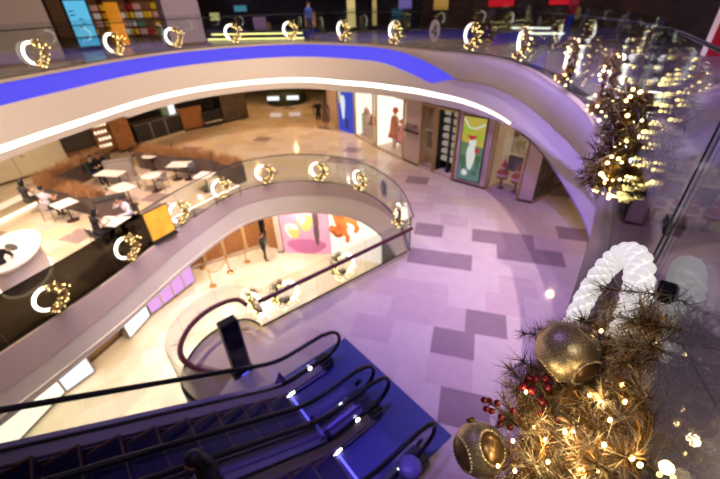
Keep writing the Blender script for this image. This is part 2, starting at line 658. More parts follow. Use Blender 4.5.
# ----------------------------------------------------------- balustrades
def balustrade(name, label, path, z, h, pane, rail_h, rail_off, rail_r, rail_mat, group=None, brackets=True, gm=None, base=True, gap=.008, tinted=(), joint_at=None, flat_panes=False):
    """row of glass panes along a plan path, handrail on one side"""
    root = thing(name, label, 'balustrade', (path[0].x, path[0].y, z), 0, group)
    o = Vector((path[0].x, path[0].y, 0))
    L = [0]
    for a, b in zip(path[:-1], path[1:]):
        L.append(L[-1] + (b - a).length)
    k = max(1, round(L[-1] / pane))
    cuts = [L[-1] * i / k for i in range(k + 1)]
    if joint_at is not None:          # one joint is known from the photograph; the others keep the pane width
        j = min(range(len(path)), key=lambda i: (path[i] - joint_at).length)
        ph = (L[j] + (joint_at - path[j]).dot((path[min(j + 1, len(path) - 1)] - path[j - 1]).normalized())) % pane
        cuts = [0] + [ph + pane * i for i in range(int(L[-1] / pane) + 1) if .4 < ph + pane * i < L[-1] - .4] + [L[-1]]
        j0 = min(range(len(cuts)), key=lambda i: abs(cuts[i] - (L[j])))
        del cuts[j0 - 1]              # the pane beyond that joint is a double one
        k = len(cuts) - 1
    nn = normals(path)

    def point(s, off=0):
        j = 0
        while j < len(L) - 2 and L[j + 1] < s:
            j += 1
        t = (s - L[j]) / max(1e-6, L[j + 1] - L[j])
        p = path[j].lerp(path[j + 1], t)
        q = nn[j].lerp(nn[j + 1], t).normalized()
        return p + q * off - o
    for i in range(k):
        s0, s1 = cuts[i] + gap / 2, cuts[i + 1] - gap / 2
        ss = [s0, s1] if flat_panes else [s0] + [s for s in L if s0 + .02 < s < s1 - .02] + [s1]
        rows = []
        for s in ss:
            a, b = point(s, -.006), point(s, .006)
            rows.append([V3(a, -.01), V3(a, h), V3(b, h), V3(b, -.01), V3(a, -.01)])
        g = MB()
        g.loft(rows, tinted[i] if tinted and i < len(tinted) and tinted[i] else (gm or M_glass), smooth=False)
        nr = len(rows)
        g.add([rows[0][0], rows[0][1], rows[0][2], rows[0][3]], [(3, 2, 1, 0)], (gm or M_glass))
        g.add([rows[-1][0], rows[-1][1], rows[-1][2], rows[-1][3]], [(0, 1, 2, 3)], (gm or M_glass))
        g.build('glass_pane', root)
        if i:
            p = point(cuts[i])
            j = MB()
            j.tube([V3(p, 0), V3(p, h)], .0028, M_groove, 6)
            j.build('joint_seal', root)
    t = MB()
    st = max(2, int(L[-1] / .2))
    pts = [V3(point(L[-1] * i / st, rail_off), rail_h) for i in range(st + 1)]
    t.tube(pts, rail_r, rail_mat, 8)
    rl = t.build('handrail', root)
    if brackets and abs(rail_off) > .03:
        for i in range(k):
            s = (cuts[i] + cuts[i + 1]) / 2
            b = MB()
            b.tube([V3(point(s, 0), rail_h - .03), V3(point(s, rail_off), rail_h)], .008, M_steel, 6)
            b.build('bracket', rl)
    if base:
        b = MB()
        rows = []
        for i in range(len(path)):
            a, c = path[i] - nn[i] * .018 - o, path[i] + nn[i] * .018 - o
            rows.append([V3(a, -.02), V3(a, .028), V3(c, .028), V3(c, -.02)])
        b.loft(rows, M_dsteel, smooth=False)
        b.build('base_channel', root)
    return root, point, L[-1]


bal4, pt4, L4 = balustrade('glass_balustrade', 'glass balustrade with thin dark rail running round the whole upper balcony',
                           G4, Z4, 1.38, 1.9, 1.21, .30, .018, M_dsteel, brackets=False, flat_panes=True, base=False, joint_at=Vector((.99, .94, 0)))
# --- lower ring balustrade: the left panes are dark
M_rail = mat('burgundy handrail', (92, 26, 44), 0.35)
kL = max(1, round(sum((b - a).length for a, b in zip(E3[:-1], E3[1:])) / 1.5))
g3 = offset(E3, .06)
bal3, pt3, L3 = balustrade('glass_balustrade', 'curved glass balustrade of the lower balcony, from the cafe round to its pointed corner', g3, Z3, 1.28, 1.5, 1.2, .12, .02,
                           M_dsteel, tinted=[M_tint if i < 8 else None for i in range(30)])
ep = MB()
pe_ = Vector((1.53, 9.36, 0)) - Vector((g3[0].x, g3[0].y, 0))
ep.tube([V3(pe_, -.02), V3(pe_, 1.2)], .022, M_dsteel, 8)
ep.tube([V3(pe_, 1.2), pt3(L3, .12) + Vector((0, 0, 1.2))], .02, M_dsteel, 8)
ep.build('end_post', bal3)
s3s = [S3[0].lerp(S3[1], i / 8) for i in range(9)]
balS, ptS, LS = balustrade('glass_balustrade', 'straight glass balustrade with burgundy handrail beside the lilac floor', offset(s3s, .04), Z3, 1.15, 1.55, .92, .16, .055, M_rail)
ovs = smooth_path(OV, .1)
balO, ptO, LO = balustrade('glass_balustrade', 'rounded glass balustrade with burgundy handrail around the black totem', offset(ovs, .04), Z3, 1.15, 1.0, .86, .2, .055, M_rail)

# =============================================================== wreaths
M_ring = mat('white light ring', (250, 246, 240), 0.4, emit=(255, 247, 236), es=2.6)
M_bulb = emis('warm fairy bulb', (255, 222, 140), 8.0)
M_gold = mat('gold tinsel', (150, 108, 44), 0.32, metal=0.55, noise=0.3, nscale=20)
M_champ = mat('champagne tinsel', (212, 196, 164), 0.4, metal=0.3, noise=0.2, nscale=20)
M_olive = mat('dark olive tinsel', (84, 66, 32), 0.4, metal=0.3, noise=0.3, nscale=20)
M_berry = mat('dark red berry', (112, 14, 26), 0.25)
M_orn = mat('gold bauble', (172, 134, 70), 0.28, metal=0.8, noise=0.2, nscale=40)


def needle(mb, p, d, L, r, material):
    """one flat tapering three-sided needle"""
    d = d.normalized()
    u = d.orthogonal().normalized()
    w = d.cross(u)
    b = [p + (u * math.cos(a) + w * math.sin(a)) * r for a in (0, 2.094, 4.189)]
    tip = p + d * L
    mb.add(b + [tip], [(0, 1, 3), (1, 2, 3), (2, 0, 3)], material)


def rv(rnd, s=1.0):
    return Vector((rnd.gauss(0, 1), rnd.gauss(0, 1), rnd.gauss(0, 1))).normalized() * s


def make_wreath(label, rich=1.0, back=False):
    """local x = viewer's left, y = towards the viewer in the void, z up; origin at the wreath's centre"""
    rnd = random.Random(3)
    root = thing('lighted_wreath', label, 'wreath')
    R = .31

    def arc(a, r=R, off=0):
        a = math.radians(a)
        return Vector((math.cos(a) * r, off, math.sin(a) * r))
    # angles run from the viewer's left (0) over the top (90) to the right (180) and the bottom (270)
    t = MB()
    t.tube([arc(-75 + 175 * i / 24) for i in range(25)], .042, M_ring, 10)
    t.build('light_ring', root)
    g = MB()
    core = [arc(98 + 195 * i / 24, R + .03 * math.sin(i * 2.1), .05 + .03 * math.cos(i * 1.7)) for i in range(25)]
    g.tube(core, [.03 + .02 * math.sin(i * 1.3) ** 2 for i in range(25)], M_olive, 6)
    for k in range(int((300 if back else 620) * rich)):
        c = core[rnd.randrange(25)] + rv(rnd, rnd.uniform(0, .07)) + Vector((0, rnd.uniform(0, .08 * rich), 0))
        d = rv(rnd)
        needle(g, c + d * .02, d + Vector((0, .25, 0)), rnd.uniform(.07, .15), .006, rnd.choice((M_gold, M_olive, M_champ, M_olive)))
    g.build('garland', root)
    nb = int(34 * rich)
    for k in range(nb):
        a = (60 + 280 * (k + rnd.random()) / nb) if back else 100 + 192 * (k + rnd.random()) / nb
        p = arc(a, R + rnd.uniform(-.10, .16), rnd.uniform(-.045, .22 if rich < 2 else .17) if not back else rnd.uniform(-.088, .0))
        b = MB()
        b.ball(p, rnd.uniform(.010, .019) * (.85 if rich > 2 else 1.5 if back else 1), M_bulb, 8, 5)
        b.build('fairy_bulb', root)
    for a, o in ((275, .1), (205, .1)):
        b = MB()
        b.ball(arc(a, R + .02, o), .065, M_orn, 12, 8)
        b.build('gold_bauble', root)
    for k in range(5):
        b = MB()
        b.ball(arc(rnd.uniform(120, 280), R + rnd.uniform(-.05, .08), .15), .028, M_berry, 8, 6)
        b.build('red_berry', root)
    m = MB()
    m.tube([(.06, -.045 if rich > 2 and not back else -.085, .27), (.06, 0, .27)], .035, M_black, 10)
    m.build('glass_mount', root)
    return root


W_first = None


def wreath(path, p, z, label, group, off=.10, side=-1, turn=0, rich=1.0, back=False):
    """hang a wreath on the void side of the glass line nearest to plan point p"""
    global W_first
    k = nearest(path, p)
    nn = normals(path)[k] * side           # towards the void
    loc = path[k] + nn * off
    loc.z = z
    rz = math.atan2(nn.y, nn.x) - PI / 2 + turn
    if rich > 1 or back:
        o = make_wreath(label, rich, back)
    elif W_first is None:
        W_first = make_wreath(label)
        o = W_first
    else:
        o = copy_tree(W_first)
    o.location, o.rotation_euler = loc, (0, 0, rz)
    o['label'], o['group'] = label, group
    return o


G4d = []
for a, b in zip(G4[:-1], G4[1:]):
    G4d += [a.lerp(b, i / 6) for i in range(6)]
GR4 = 'lighted wreaths on the upper balcony glass'
w4 = [((30, 53), 'lighted wreath on the upper glass, leftmost, below the big grey pillar'),
      ((110, 45), 'lighted wreath on the upper glass right of the blue screen'),
      ((171, 40), 'lighted wreath on the upper glass before the pale lilac pillar'),
      ((231, 34), 'lighted wreath on the upper glass right of the pale lilac pillar'),
      ((290, 31), 'lighted wreath on the upper glass before the yellow light bars'),
      ((344, 29), 'lighted wreath on the upper glass right of the blue-shirted person'),
      ((396, 31), 'lighted wreath on the upper glass left of the oval number 4'),
      ((474, 36), 'lighted wreath on the upper glass, first to the right of the oval number 4'),
      ((527, 43), 'lighted wreath on the upper glass, second to the right of the oval number 4'),
      ((578, 55), 'lighted wreath on the upper glass, third to the right of the number 4')]
for (px, py), lb in w4:
    # hang height .58 above the floor, found on the glass line
    best = min(G4d, key=lambda q: (lambda s: (s[0] - px) ** 2)(((V3(q, .58) - CAM).dot(R_) / max(.1, (V3(q, .58) - CAM).dot(F_)) * FPX + 360, 0)) + (0 if q.y > 4 else 1e6))
    wreath(G4d, (best.x, best.y), .56, lb, GR4)
for s, lb in ((1.35, 'bushy lighted wreath on the upper glass above the grey ledge, second nearest'),):
    p = Vector((1.38, 1.5, 0)) + Vector((.574, .819, 0)) * s
    wreath(G4d, (p.x, p.y), .66, lb, GR4, rich=2.05, off=.06)
p = Vector((1.38, 1.5, 0)) + Vector((.574, .819, 0)) * 4.1
wreath(G4d, (p.x, p.y), .6, 'lighted wreath on the upper glass just behind the bushy second-nearest wreath', GR4)
G3d = []
for a, b in zip(g3[:-1], g3[1:]):
    G3d += [a.lerp(b, i / 6) for i in range(6)]
GR3 = 'lighted wreaths on the lower balcony glass'
w3 = [((50, 303), 'lighted wreath on the dark lower glass, lowest on the left'),
      ((126, 253), 'lighted wreath on the dark lower glass below the couple at the table'),
      ((177, 217), 'lighted wreath on the lower glass beside the orange screen'),
      ((218, 190), 'lighted wreath on the lower glass at the right end of the white light bar'),
      ((264, 176), 'lighted wreath on the lower glass, leftmost on the far bend, over the dark-clad person'),
      ((318, 172), 'lighted wreath on the lower glass at the top of the far bend'),
      ((360, 180), 'lighted wreath on the lower glass left of the grey oval number 3'),
      ((400, 214), 'lighted wreath on the lower glass at the pointed corner')]
for (px, py), lb in w3:
    best = min(G3d, key=lambda q: (lambda P: ((P.dot(R_) / P.dot(F_) * FPX + 360 - px) ** 2 + (239.5 - P.dot(U_) / P.dot(F_) * FPX - py) ** 2))(V3(q, Z3 + .6) - CAM))
    wreath(G3d, (best.x, best.y), Z3 + .6, lb, GR3)
S3d = [S3[0].lerp(S3[1], i / 60) for i in range(61)]
for (px, py), lb in (((347, 270), 'lighted wreath seen from behind on the straight glass, the upper of two'),
                     ((288, 300), 'lighted wreath seen from behind on the straight glass, the lower of two')):
    best = min(S3d, key=lambda q: (lambda P: ((P.dot(R_) / P.dot(F_) * FPX + 360 - px) ** 2))(V3(q, Z3 + .5) - CAM))
    wreath(S3d, (best.x, best.y), Z3 + .52, lb, GR3, rich=2.1, back=True)
p = at(246, 311, Z3 + .5)
wreath([q + Vector((0, 0, 0)) for q in ovs], (p.x, p.y), Z3 + .5, 'lighted wreath on the rounded glass behind the black totem', GR3, rich=1.3, back=True)

# number signs on the glass
SEG = {'4': [[(.06, -.2), (.06, .2)], [(.06, .2), (-.13, -.06)], [(-.13, -.06), (.13, -.06)]],
       '3': [[(-.1, .17), (.0, .2), (.09, .15), (.08, .05), (-.02, .01)], [(-.02, .01), (.09, -.03), (.1, -.13), (0, -.2), (-.11, -.16)]]}


def level_sign(ch, path, px, z, label):
    best = min(path, key=lambda q: ((V3(q, z) - CAM).dot(R_) / max(.1, (V3(q, z) - CAM).dot(F_)) * FPX + 360 - px) ** 2)
    k = nearest(path, best)
    nn = normals(path)[k] * -1
    loc = path[k] + nn * .012
    root = thing('number_sign', label, 'sign', (loc.x, loc.y, z), math.atan2(nn.y, nn.x) + PI / 2)
    d = MB()
    d.loft([[(.26 * math.cos(a) * r, y, .36 * math.sin(a) * r) for r, y in ((.001, 0), (1, 0), (1, .004))] for a in [2 * PI * i / 32 for i in range(33)]],
           mat('frosted film', (150, 146, 156), .6), smooth=False)
    d.build('disc', root)
    t = MB()
    for ln in SEG[ch]:
        t.tube([(x, -.006, y) for x, y in ln], .026, mat('slate lettering', (60, 58, 66), .5), 6)
    t.build('numeral', root)
    return root


level_sign('4', G4d, 435, .62, 'oval frosted sign with the number 4 on the upper glass')
level_sign('3', G3d[len(G3d) // 2:], 384, Z3 + .7, 'oval frosted sign with the number 3 on the lower glass')

# ============================================================ escalators
M_deck = mat('escalator deck steel', (138, 128, 140), 0.4, metal=0.4)
M_skirt = mat('black skirt panel', (18, 16, 20), 0.35)
M_tread = mat('blue-black step tread', (26, 22, 84), 0.5)
M_yel = mat('yellow step edging', (120, 84, 26), 0.5)
M_hand = mat('black rubber handrail', (12, 11, 13), 0.35)
M_comb = mat('comb plate metal', (58, 62, 118), 0.4, metal=0.3)
M_cl = emis('blue comb light', (100, 96, 250), 2.0)
M_spot = emis('white skirt lamp', (255, 252, 245), 8.0)


def pitch(d):
    """height of the step line above the landing at distance d from the newel"""
    a, b, k = PARA, PARB, math.tan(math.radians(30))
    if d < a:
        return 0
    if d < b:
        return k * (d - a) ** 2 / (2 * (b - a))
    return k * (d - (a + b) / 2)


PARA, PARB = 0.74, 1.36
D_TOP = (0 - Z3) / math.tan(math.radians(30)) + (PARA + PARB) / 2


def escalator(label, n0, n1, e0):
    """n0 < n1: handrail lines; e0: where the newels stand"""
    w = n1 - n0
    rz = math.atan2(EV.y, EV.x)
    o = esc(e0, n0, Z3)
    # local x = rising direction, local y = ? (NV is to the right of EV)
    root = thing('escalator', label, 'escalator', o, rz)
    sg = -1 if (EV.x * NV.y - EV.y * NV.x) < 0 else 1
    ds = [0.0, .2, .4, .6, .8] + [.85 + .1 * i for i in range(int((D_TOP - .85) / .1) + 1)]
    for which, (yc, inn) in enumerate(((0, 1), (w, -1))):
        y = lambda v: sg * (yc + inn * v)
        h = MB()
        # glass balustrade with a rounded newel end
        top = [(d, pitch(d) + .93) for d in ds]
        arcp = [(-.02 - .36 * math.sin(a), .60 + .33 * math.cos(a)) for a in [PI * i / 12 for i in range(13)]]
        line = [(d, z) for d, z in reversed(top)] + arcp + [(d, pitch(d) + .27) for d in ds[1:8]]
        h.tube([(d, y(0), z + .035) if i < len(top) else (d, y(0), z) for i, (d, z) in enumerate(line)], .04, M_hand, 8)
        hr = h.build('handrail', root)
        g = MB()
        rows = []
        outline_t = [(-.30, .45), (-.26, .72), (-.12, .88)] + top[1:]
        for d, z in outline_t:
            zb = max(.24, pitch(max(d, 0)) + .24)
            rows.append([(d, y(-.006), zb), (d, y(-.006), z), (d, y(.006), z), (d, y(.006), zb)])
        g.loft(rows, M_glass, smooth=False)
        g.build('glass_balustrade', root)
        # decks: outer deck, inner deck, skirt
        d_ = MB()
        rows = []
        dd = [.12] + ds[1:]
        for d in dd:
            p = pitch(d)
            rows.append([(d, y(-.18), p - .62), (d, y(-.18), p + .17), (d, y(-.16), p + .20), (d, y(-.02), p + .23)])
        d_.loft(rows, mat('lilac outer cladding', (132, 118, 170), .4, metal=.3), smooth=False)
        d_.build('outer_cladding', root)
        d_ = MB()
        d_.loft([[(d, y(-.022), pitch(d) + .232), (d, y(-.02), pitch(d) + .26), (d, y(.02), pitch(d) + .26), (d, y(.022), pitch(d) + .232)] for d in dd], M_skirt, smooth=False)
        d_.build('glass_clamp_strip', root)
        d_ = MB()
        d_.loft([[(d, y(.022), pitch(d) + .235), (d, y(.05), pitch(d) + .23), (d, y(.15), pitch(d) + .16), (d, y(.155), pitch(d) + .13)] for d in dd], M_deck, smooth=False)
        d_.build('inner_deck', root)
        d_ = MB()
        d_.loft([[(d, y(.15), pitch(d) + .135), (d, y(.16), pitch(d) + .12), (d, y(.16), pitch(d) - .1)] for d in dd], M_skirt, smooth=False)
        d_.loft([[(d, y(.155), pitch(d) + .10), (d, y(.172), pitch(d) + .095), (d, y(.172), pitch(d) + .075), (d, y(.155), pitch(d) + .07)] for d in dd], M_deck, smooth=False)
        d_.build('skirt_panel', root)
        d_ = MB()
        d_.box((.06, y(-.02), .12), (.36, .34, .24), M_black, bev=.05)
        d_.build('newel_base', root)
        d_ = MB()
        d_.ball((.42, y(.02), .285), (.05, .035, .022), M_spot, 10, 6)
        d_.build('newel_lamp', root)
        if which == 1:
            d_ = MB()
            d_.ball((.98, y(.158), .10), (.10, .025, .035), M_spot, 10, 6)
            d_.build('skirt_lamp', root)
        d_ = MB()
        d_.add([(.95, y(-.012), .34), (1.2, y(-.012), .42), (1.05, y(-.012), .68), (.95, y(-.014), .34), (1.2, y(-.014), .42), (1.05, y(-.014), .68)],
               [(0, 1, 2), (5, 4, 3), (0, 3, 4, 1), (1, 4, 5, 2), (2, 5, 3, 0)], mat('magenta patch', (120, 40, 140), .4))
        d_.build('triangle_patch', root)  # flat magenta triangle on the outer side of the glass
        if which == 0:
            d_ = MB()
            d_.tube([(.02, y(-.014), .62), (.02, y(-.008), .62)], .085, M_black, 18)
            d_.build('round_sticker', root)
    lo, hi = .165, w - .165
    c = MB()
    c.box((.55, sg * w / 2, .012), (.86, hi - lo, .02), M_comb)
    c.build('landing_plate', root)
    c = MB()
    c.box((1.02, sg * w / 2, .018), (.10, hi - lo, .02), M_comb)
    for i in range(30):
        c.box((1.09, sg * (lo + (i + .5) * (hi - lo) / 30), .016), (.05, .012, .012), M_comb)
    cp = c.build('comb_plate', root)
    c = MB()
    c.box((.985, sg * w / 2, .033), (.035, hi - lo - .02, .012), M_cl)
    c.build('comb_light', cp)
    # steps
    n = int((D_TOP - 1.1) / .4)
    first = None
    for i in range(n):
        d0 = 1.1 + .4 * i
        z = pitch(d0 + .2 + .2)
        zp = pitch(d0 + .2 - .2) if i else 0
        s = MB()
        s.box((d0 + .2, sg * w / 2, z - .02), (.40, hi - lo, .04), M_tread)
        for j in range(26):
            s.box((d0 + .2, sg * (lo + .04 + (j + .5) * (hi - lo - .08) / 26), z + .004), (.37, .012, .008), M_skirt)
        s.box((d0 + .015, sg * w / 2, z + .003), (.022, hi - lo, .008), M_yel)
        for yy in (lo + .02, hi - .02):
            s.box((d0 + .2, sg * yy, z + .004), (.40, .026, .009), M_yel)
        rise = max(.02, z - zp)
        s.box((d0 + .012, sg * w / 2, z - rise / 2 - .03), (.022, hi - lo, rise), M_skirt)
        s.build('step', root)
    t = MB()
    t.loft([[(d, sg * -.17, pitch(d) - .6), (d, sg * (w + .17), pitch(d) - .6)] for d in ds], M_dsteel, smooth=False)
    t.build('truss_underside', root)
    return root


NA1, NA2, NB1, NB2 = 4.56, 3.44, 3.06, 1.93
E_N = -2.55
escA = escalator('long escalator rising left beside the rounded glass, the farther of two', NA2, NA1, E_N)
escB = escalator('escalator rising left with a dark-haired rider, the nearer of two', NB2, NB1, E_N - .05)
# landing mat, the blue-violet light on it put into its colour
q = [at(345, 338, Z3), at(452, 436, Z3)]
pl = MB()
M_plate = mat('blue-lit landing mat', (44, 54, 112), 0.55, noise=.06, nscale=2)
dirp = (q[1] - q[0])
edge = Vector((dirp.x, dirp.y, 0))
c0 = q[0]
c1 = q[1]
back = EV * 2.1
pl.prism([(c0.x + back.x, c0.y + back.y), (c1.x + back.x, c1.y + back.y), (c1.x, c1.y), (c0.x, c0.y)][::-1], Z3 + .002, Z3 + .012, M_plate)
o = pl.build('landing_mat')
tag(o, 'blue-lit rectangular landing mat in front of both escalators', 'mat')
# ================================================================= people
M_skin = mat('skin', (196, 148, 118), 0.5)
M_hair = mat('dark hair', (22, 17, 16), 0.45)
M_shoe = mat('dark shoes', (26, 24, 26), 0.5)
M_eye = mat('eye', (28, 20, 18), 0.3)
M_lip = mat('lips', (150, 78, 72), 0.5)


def limb(mb, pts, rs, material):
    pts = [Vector(p) for p in pts]
    for a, b, ra, rb in zip(pts[:-1], pts[1:], rs[:-1], rs[1:]):
        mb.tube([a, a.lerp(b, .5), b], [ra, (ra + rb) / 2, rb], material, 10)
    for p, r in zip(pts, rs):
        mb.ball(p, r, material, 10, 8)


def person(label, loc, rz, sit=False, seat=.46, lean=0.0, hands=None, top=(60, 60, 64), legs=(40, 40, 48), sleeves=True, long_legs=True, hair='short',
           skirt=None, turn=0.0, nod=0.0, step=0.0, female=False, group=None):
    """facing local +y; hands: (left, right) wrist points in body space"""
    mt, ml = mat('cloth %d %d %d' % top, top, .8, noise=.12, nscale=9), mat('cloth %d %d %d' % legs, legs, .8, noise=.12, nscale=9)
    root = thing('person', label, 'person', loc, rz, group)
    mb = MB()
    hz = seat + .10 if sit else .92
    hip = Vector((0, 0, hz))
    k = .92 if female else 1.0
    chest = hip + Vector((0, math.sin(lean) * .38, math.cos(lean) * .38))
    neck = hip + Vector((0, math.sin(lean) * .54, math.cos(lean) * .54))
    head = neck + Vector((0, .03 + math.sin(lean + nod) * .13, .16 * math.cos(nod * .6)))
    # trunk: wide ellipsoids
    for p, r in ((hip, (.165 * k + (.01 if female else 0), .12, .13)), (hip.lerp(chest, .45), (.14 * k, .105, .16)), (chest, (.175 * k, .12, .16)),
                 (chest + Vector((0, 0, .09)), (.18 * k, .095, .09))):
        mb.ball(p, r, mt if p is not hip else ml, 14, 10)
    limb(mb, [neck - Vector((0, 0, .06)), head - Vector((0, 0, .06))], [.058, .05], M_skin)
    bones = []
    feet = []
    for s in (-1, 1):
        h = hip + Vector((s * .09, 0, -.03))
        if sit:
            kn, an = Vector((s * .10, .42, seat + .04)), Vector((s * .10, .40 + s * step, .09))
        else:
            kn, an = Vector((s * .095, .03 + s * step * .6, .49)), Vector((s * .09, -.02 + s * step, .09))
        mid = ml if long_legs else M_skin
        limb(mb, [h, kn], [.088, .062], ml)
        limb(mb, [kn, kn.lerp(an, .35), an], [.06, .056, .038], mid)
        limb(mb, [an - Vector((0, .03, .045)), an + Vector((0, .13, -.05))], [.04, .036], M_shoe)
        sh = chest + Vector((s * .185 * k, 0, .10))
        hand = Vector(hands[0 if s < 0 else 1]) if hands else sh + Vector((s * .07, .05, -.54))
        if hands and hands[0 if s < 0 else 1] is None:
            hand = sh + Vector((s * .07, .05, -.54))
        d = hand - sh
        L = min(d.length, .53)
        hand = sh + d.normalized() * L
        bend = math.sqrt(max(0, .275 ** 2 - (L / 2) ** 2))
        pole = Vector((s * .6, -.5, -.6))
        pole -= d.normalized() * pole.dot(d.normalized())
        el = sh + d.normalized() * (L / 2) + pole.normalized() * bend
        ms = mt if sleeves else M_skin
        limb(mb, [sh, sh.lerp(el, .4)], [.058, .05], mt)
        limb(mb, [sh.lerp(el, .4), el, hand], [.049, .041, .028], ms)
        fd = (hand - el).normalized()
        pal = hand + fd * .05
        mb.ball(pal, (.036, .036, .04), M_skin, 8, 6)
        bones.append((pal, fd, s))
    tmp = mb.build('tmp')
    mod = tmp.modifiers.new('r', 'REMESH')
    mod.mode = 'VOXEL'
    mod.voxel_size = .017
    mod.use_smooth_shade = True
    sm = tmp.modifiers.new('s', 'SMOOTH')
    sm.iterations = 3
    dg = bpy.context.evaluated_depsgraph_get()
    dg.update()
    me = bpy.data.meshes.new_from_object(tmp.evaluated_get(dg))
    # surface material: that of the nearest source face
    from mathutils.bvhtree import BVHTree
    bvh = BVHTree.FromPolygons([tuple(v) for v in mb.v], mb.f)
    out = MB()
    for mm in mb.mats:
        out.m(mm)
    vs = [v.co.copy() for v in me.vertices]
    out.v = vs
    for p in me.polygons:
        loc_, nor_, idx, dist = bvh.find_nearest(p.center)
        out.f.append(list(p.vertices))
        out.mi.append(mb.mi[idx])
        out.sm.append(True)
    bpy.data.objects.remove(tmp)
    # head with a face
    Hm = Matrix.Translation(head) @ Matrix.Rotation(turn, 4, 'Z') @ Matrix.Rotation(-nod, 4, 'X')
    out.ball((0, 0, .0), (.074, .09, .105), M_skin, 18, 14, M=Hm)
    out.ball((0, .028, -.055), (.056, .06, .055), M_skin, 14, 10, M=Hm)
    out.ball((0, .093, -.012), (.013, .02, .022), M_skin, 8, 6, M=Hm)
    for s in (-1, 1):
        out.ball((s * .075, -.005, -.005), (.010, .02, .032), M_skin, 8, 6, M=Hm)
        out.ball((s * .03, .082, .008), (.012, .008, .007), M_eye, 8, 6, M=Hm)
        out.ball((s * .03, .083, .026), (.018, .006, .004), M_hair, 8, 6, M=Hm)
    out.ball((0, .084, -.05), (.022, .008, .007), M_lip, 8, 6, M=Hm)
    # fingers
    for pal, fd, s in bones:
        side = fd.cross(Vector((0, 0, 1)))
        side = side.normalized() if side.length > .2 else Vector((0, 1, 0))
        bk = fd.cross(side).normalized()
        for q, Lf in ((-.024, .062), (-.008, .072), (.008, .068), (.024, .054)):
            b = pal + side * q + fd * .02
            out.tube([b, b + fd * Lf * .5 + bk * .004, b + fd * Lf * .8 + bk * .022, b + fd * Lf * .88 + bk * .04], [.0095, .009, .008, .006], M_skin, 6)
        b = pal + side * .026 * s
        out.tube([b, b + side * .03 * s + fd * .03, b + side * .034 * s + fd * .055 + bk * .01], [.011, .010, .007], M_skin, 6)
    out.build('body', root)
    # hair
    h = MB()
    h.ball((0, -.018, .03), (.083, .092, .095), M_hair, 18, 14, M=Hm)
    if hair == 'long':
        h.ball((0, -.065, -.09), (.078, .045, .16), M_hair, 14, 10, M=Hm)
        for s in (-1, 1):
            h.ball((s * .068, -.01, -.06), (.022, .04, .12), M_hair, 10, 8, M=Hm)
    elif hair == 'bun':
        h.ball((0, -.10, .06), .045, M_hair, 12, 8, M=Hm)
    h.build('hair', root)
    if skirt:
        c, zl = skirt
        g = MB()
        ms = mat('cloth %d %d %d' % c, c, .8, noise=.3, nscale=14)
        rows = []
        for z, rx, ry in ((hz + .12, .155, .125), (hz, .19, .15), (hz - (hz - zl) * .5, .215, .18), (zl, .25, .21)):
            rows.append([((rx * (1 + .04 * math.sin(a * 7))) * math.cos(a), (ry * (1 + .04 * math.sin(a * 7))) * math.sin(a), z) for a in [2 * PI * i / 28 for i in range(29)]])
        g.loft(rows, ms)
        g.build('skirt', root)
    return root


def face(frm, to):
    return math.atan2(to[1] - frm[1], to[0] - frm[0]) - PI / 2


# the couple walking away on the far concourse
a = at(319.5, 127.5, Z3)
away = at(316, 100, Z3)
person('person in a dark suit with bare lower legs walking away, left of a couple', a, face(a, away), top=(34, 32, 36), legs=(36, 34, 40), long_legs=False, step=.05,
       hands=((-.26, .02, .86), (.30, .06, .92)))
b = at(326.5, 129, Z3)
person('person with long dark hair in a brown plaid coat walking away, right of a couple', b, face(b, away) + .1, top=(104, 78, 66), legs=(150, 112, 92), hair='long', female=True,
       skirt=((110, 82, 70), .48), long_legs=False, step=-.05, hands=((-.22, .16, 1.0), (.26, .05, .86)))
# lower level: dark figure with raised arms by the brown shop
c = at(266, 260, Z2)
person('person in dark clothes with an arm raised on the lowest floor', c, face(c, at(290, 262, Z2)), top=(30, 28, 32), legs=(26, 25, 30), step=.08, hands=((-.30, .12, 1.78), (.22, .30, 1.2)))
# rider on the nearer escalator
eB = escB
d_r = 2.75
nr = NB1 - .45
pr = esc(E_N - .05 + d_r, nr, Z3 + pitch(d_r + .2) + .02)
RIDER = person('dark-haired person in black riding up the nearer escalator', pr, math.atan2(EV.y, EV.x) - PI / 2, top=(20, 18, 20), legs=(24, 24, 30), hair='long', female=True, nod=.25,
               hands=((-.16, .28, 1.12), (.14, .30, 1.12)))
# upper concourse
p = at(311, 40, Z4)
person('person in a bright blue shirt and dark trousers standing behind the upper glass', p, face(p, (6, 30)), top=(62, 84, 190), legs=(30, 34, 84), step=.1)
p = at(236, 37, Z4) + Vector((-.9, 3.2, 0))
person('person in a blue jacket near the dark shop behind the upper glass', p, face(p, (-30, 20)), top=(44, 54, 150), legs=(36, 34, 60), step=.12)
p = at(552, 50, Z4) + Vector((.9, 1.0, 0))
person('person in a red top and blue trousers on the right of the upper concourse', p, face(p, (0, 30)), top=(150, 24, 40), legs=(34, 48, 140), hair='long', female=True, step=.1)
# ======================================================= cafe (lower ring)
M_top = mat('white table top', (232, 224, 216), 0.3)
M_leg = mat('dark brown table leg', (70, 44, 34), 0.4, metal=.3)
M_seat = mat('grey seat shell', (128, 120, 118), 0.5)
GT = 'cafe tables on the lower balcony'
GC = 'cafe chairs on the lower balcony'


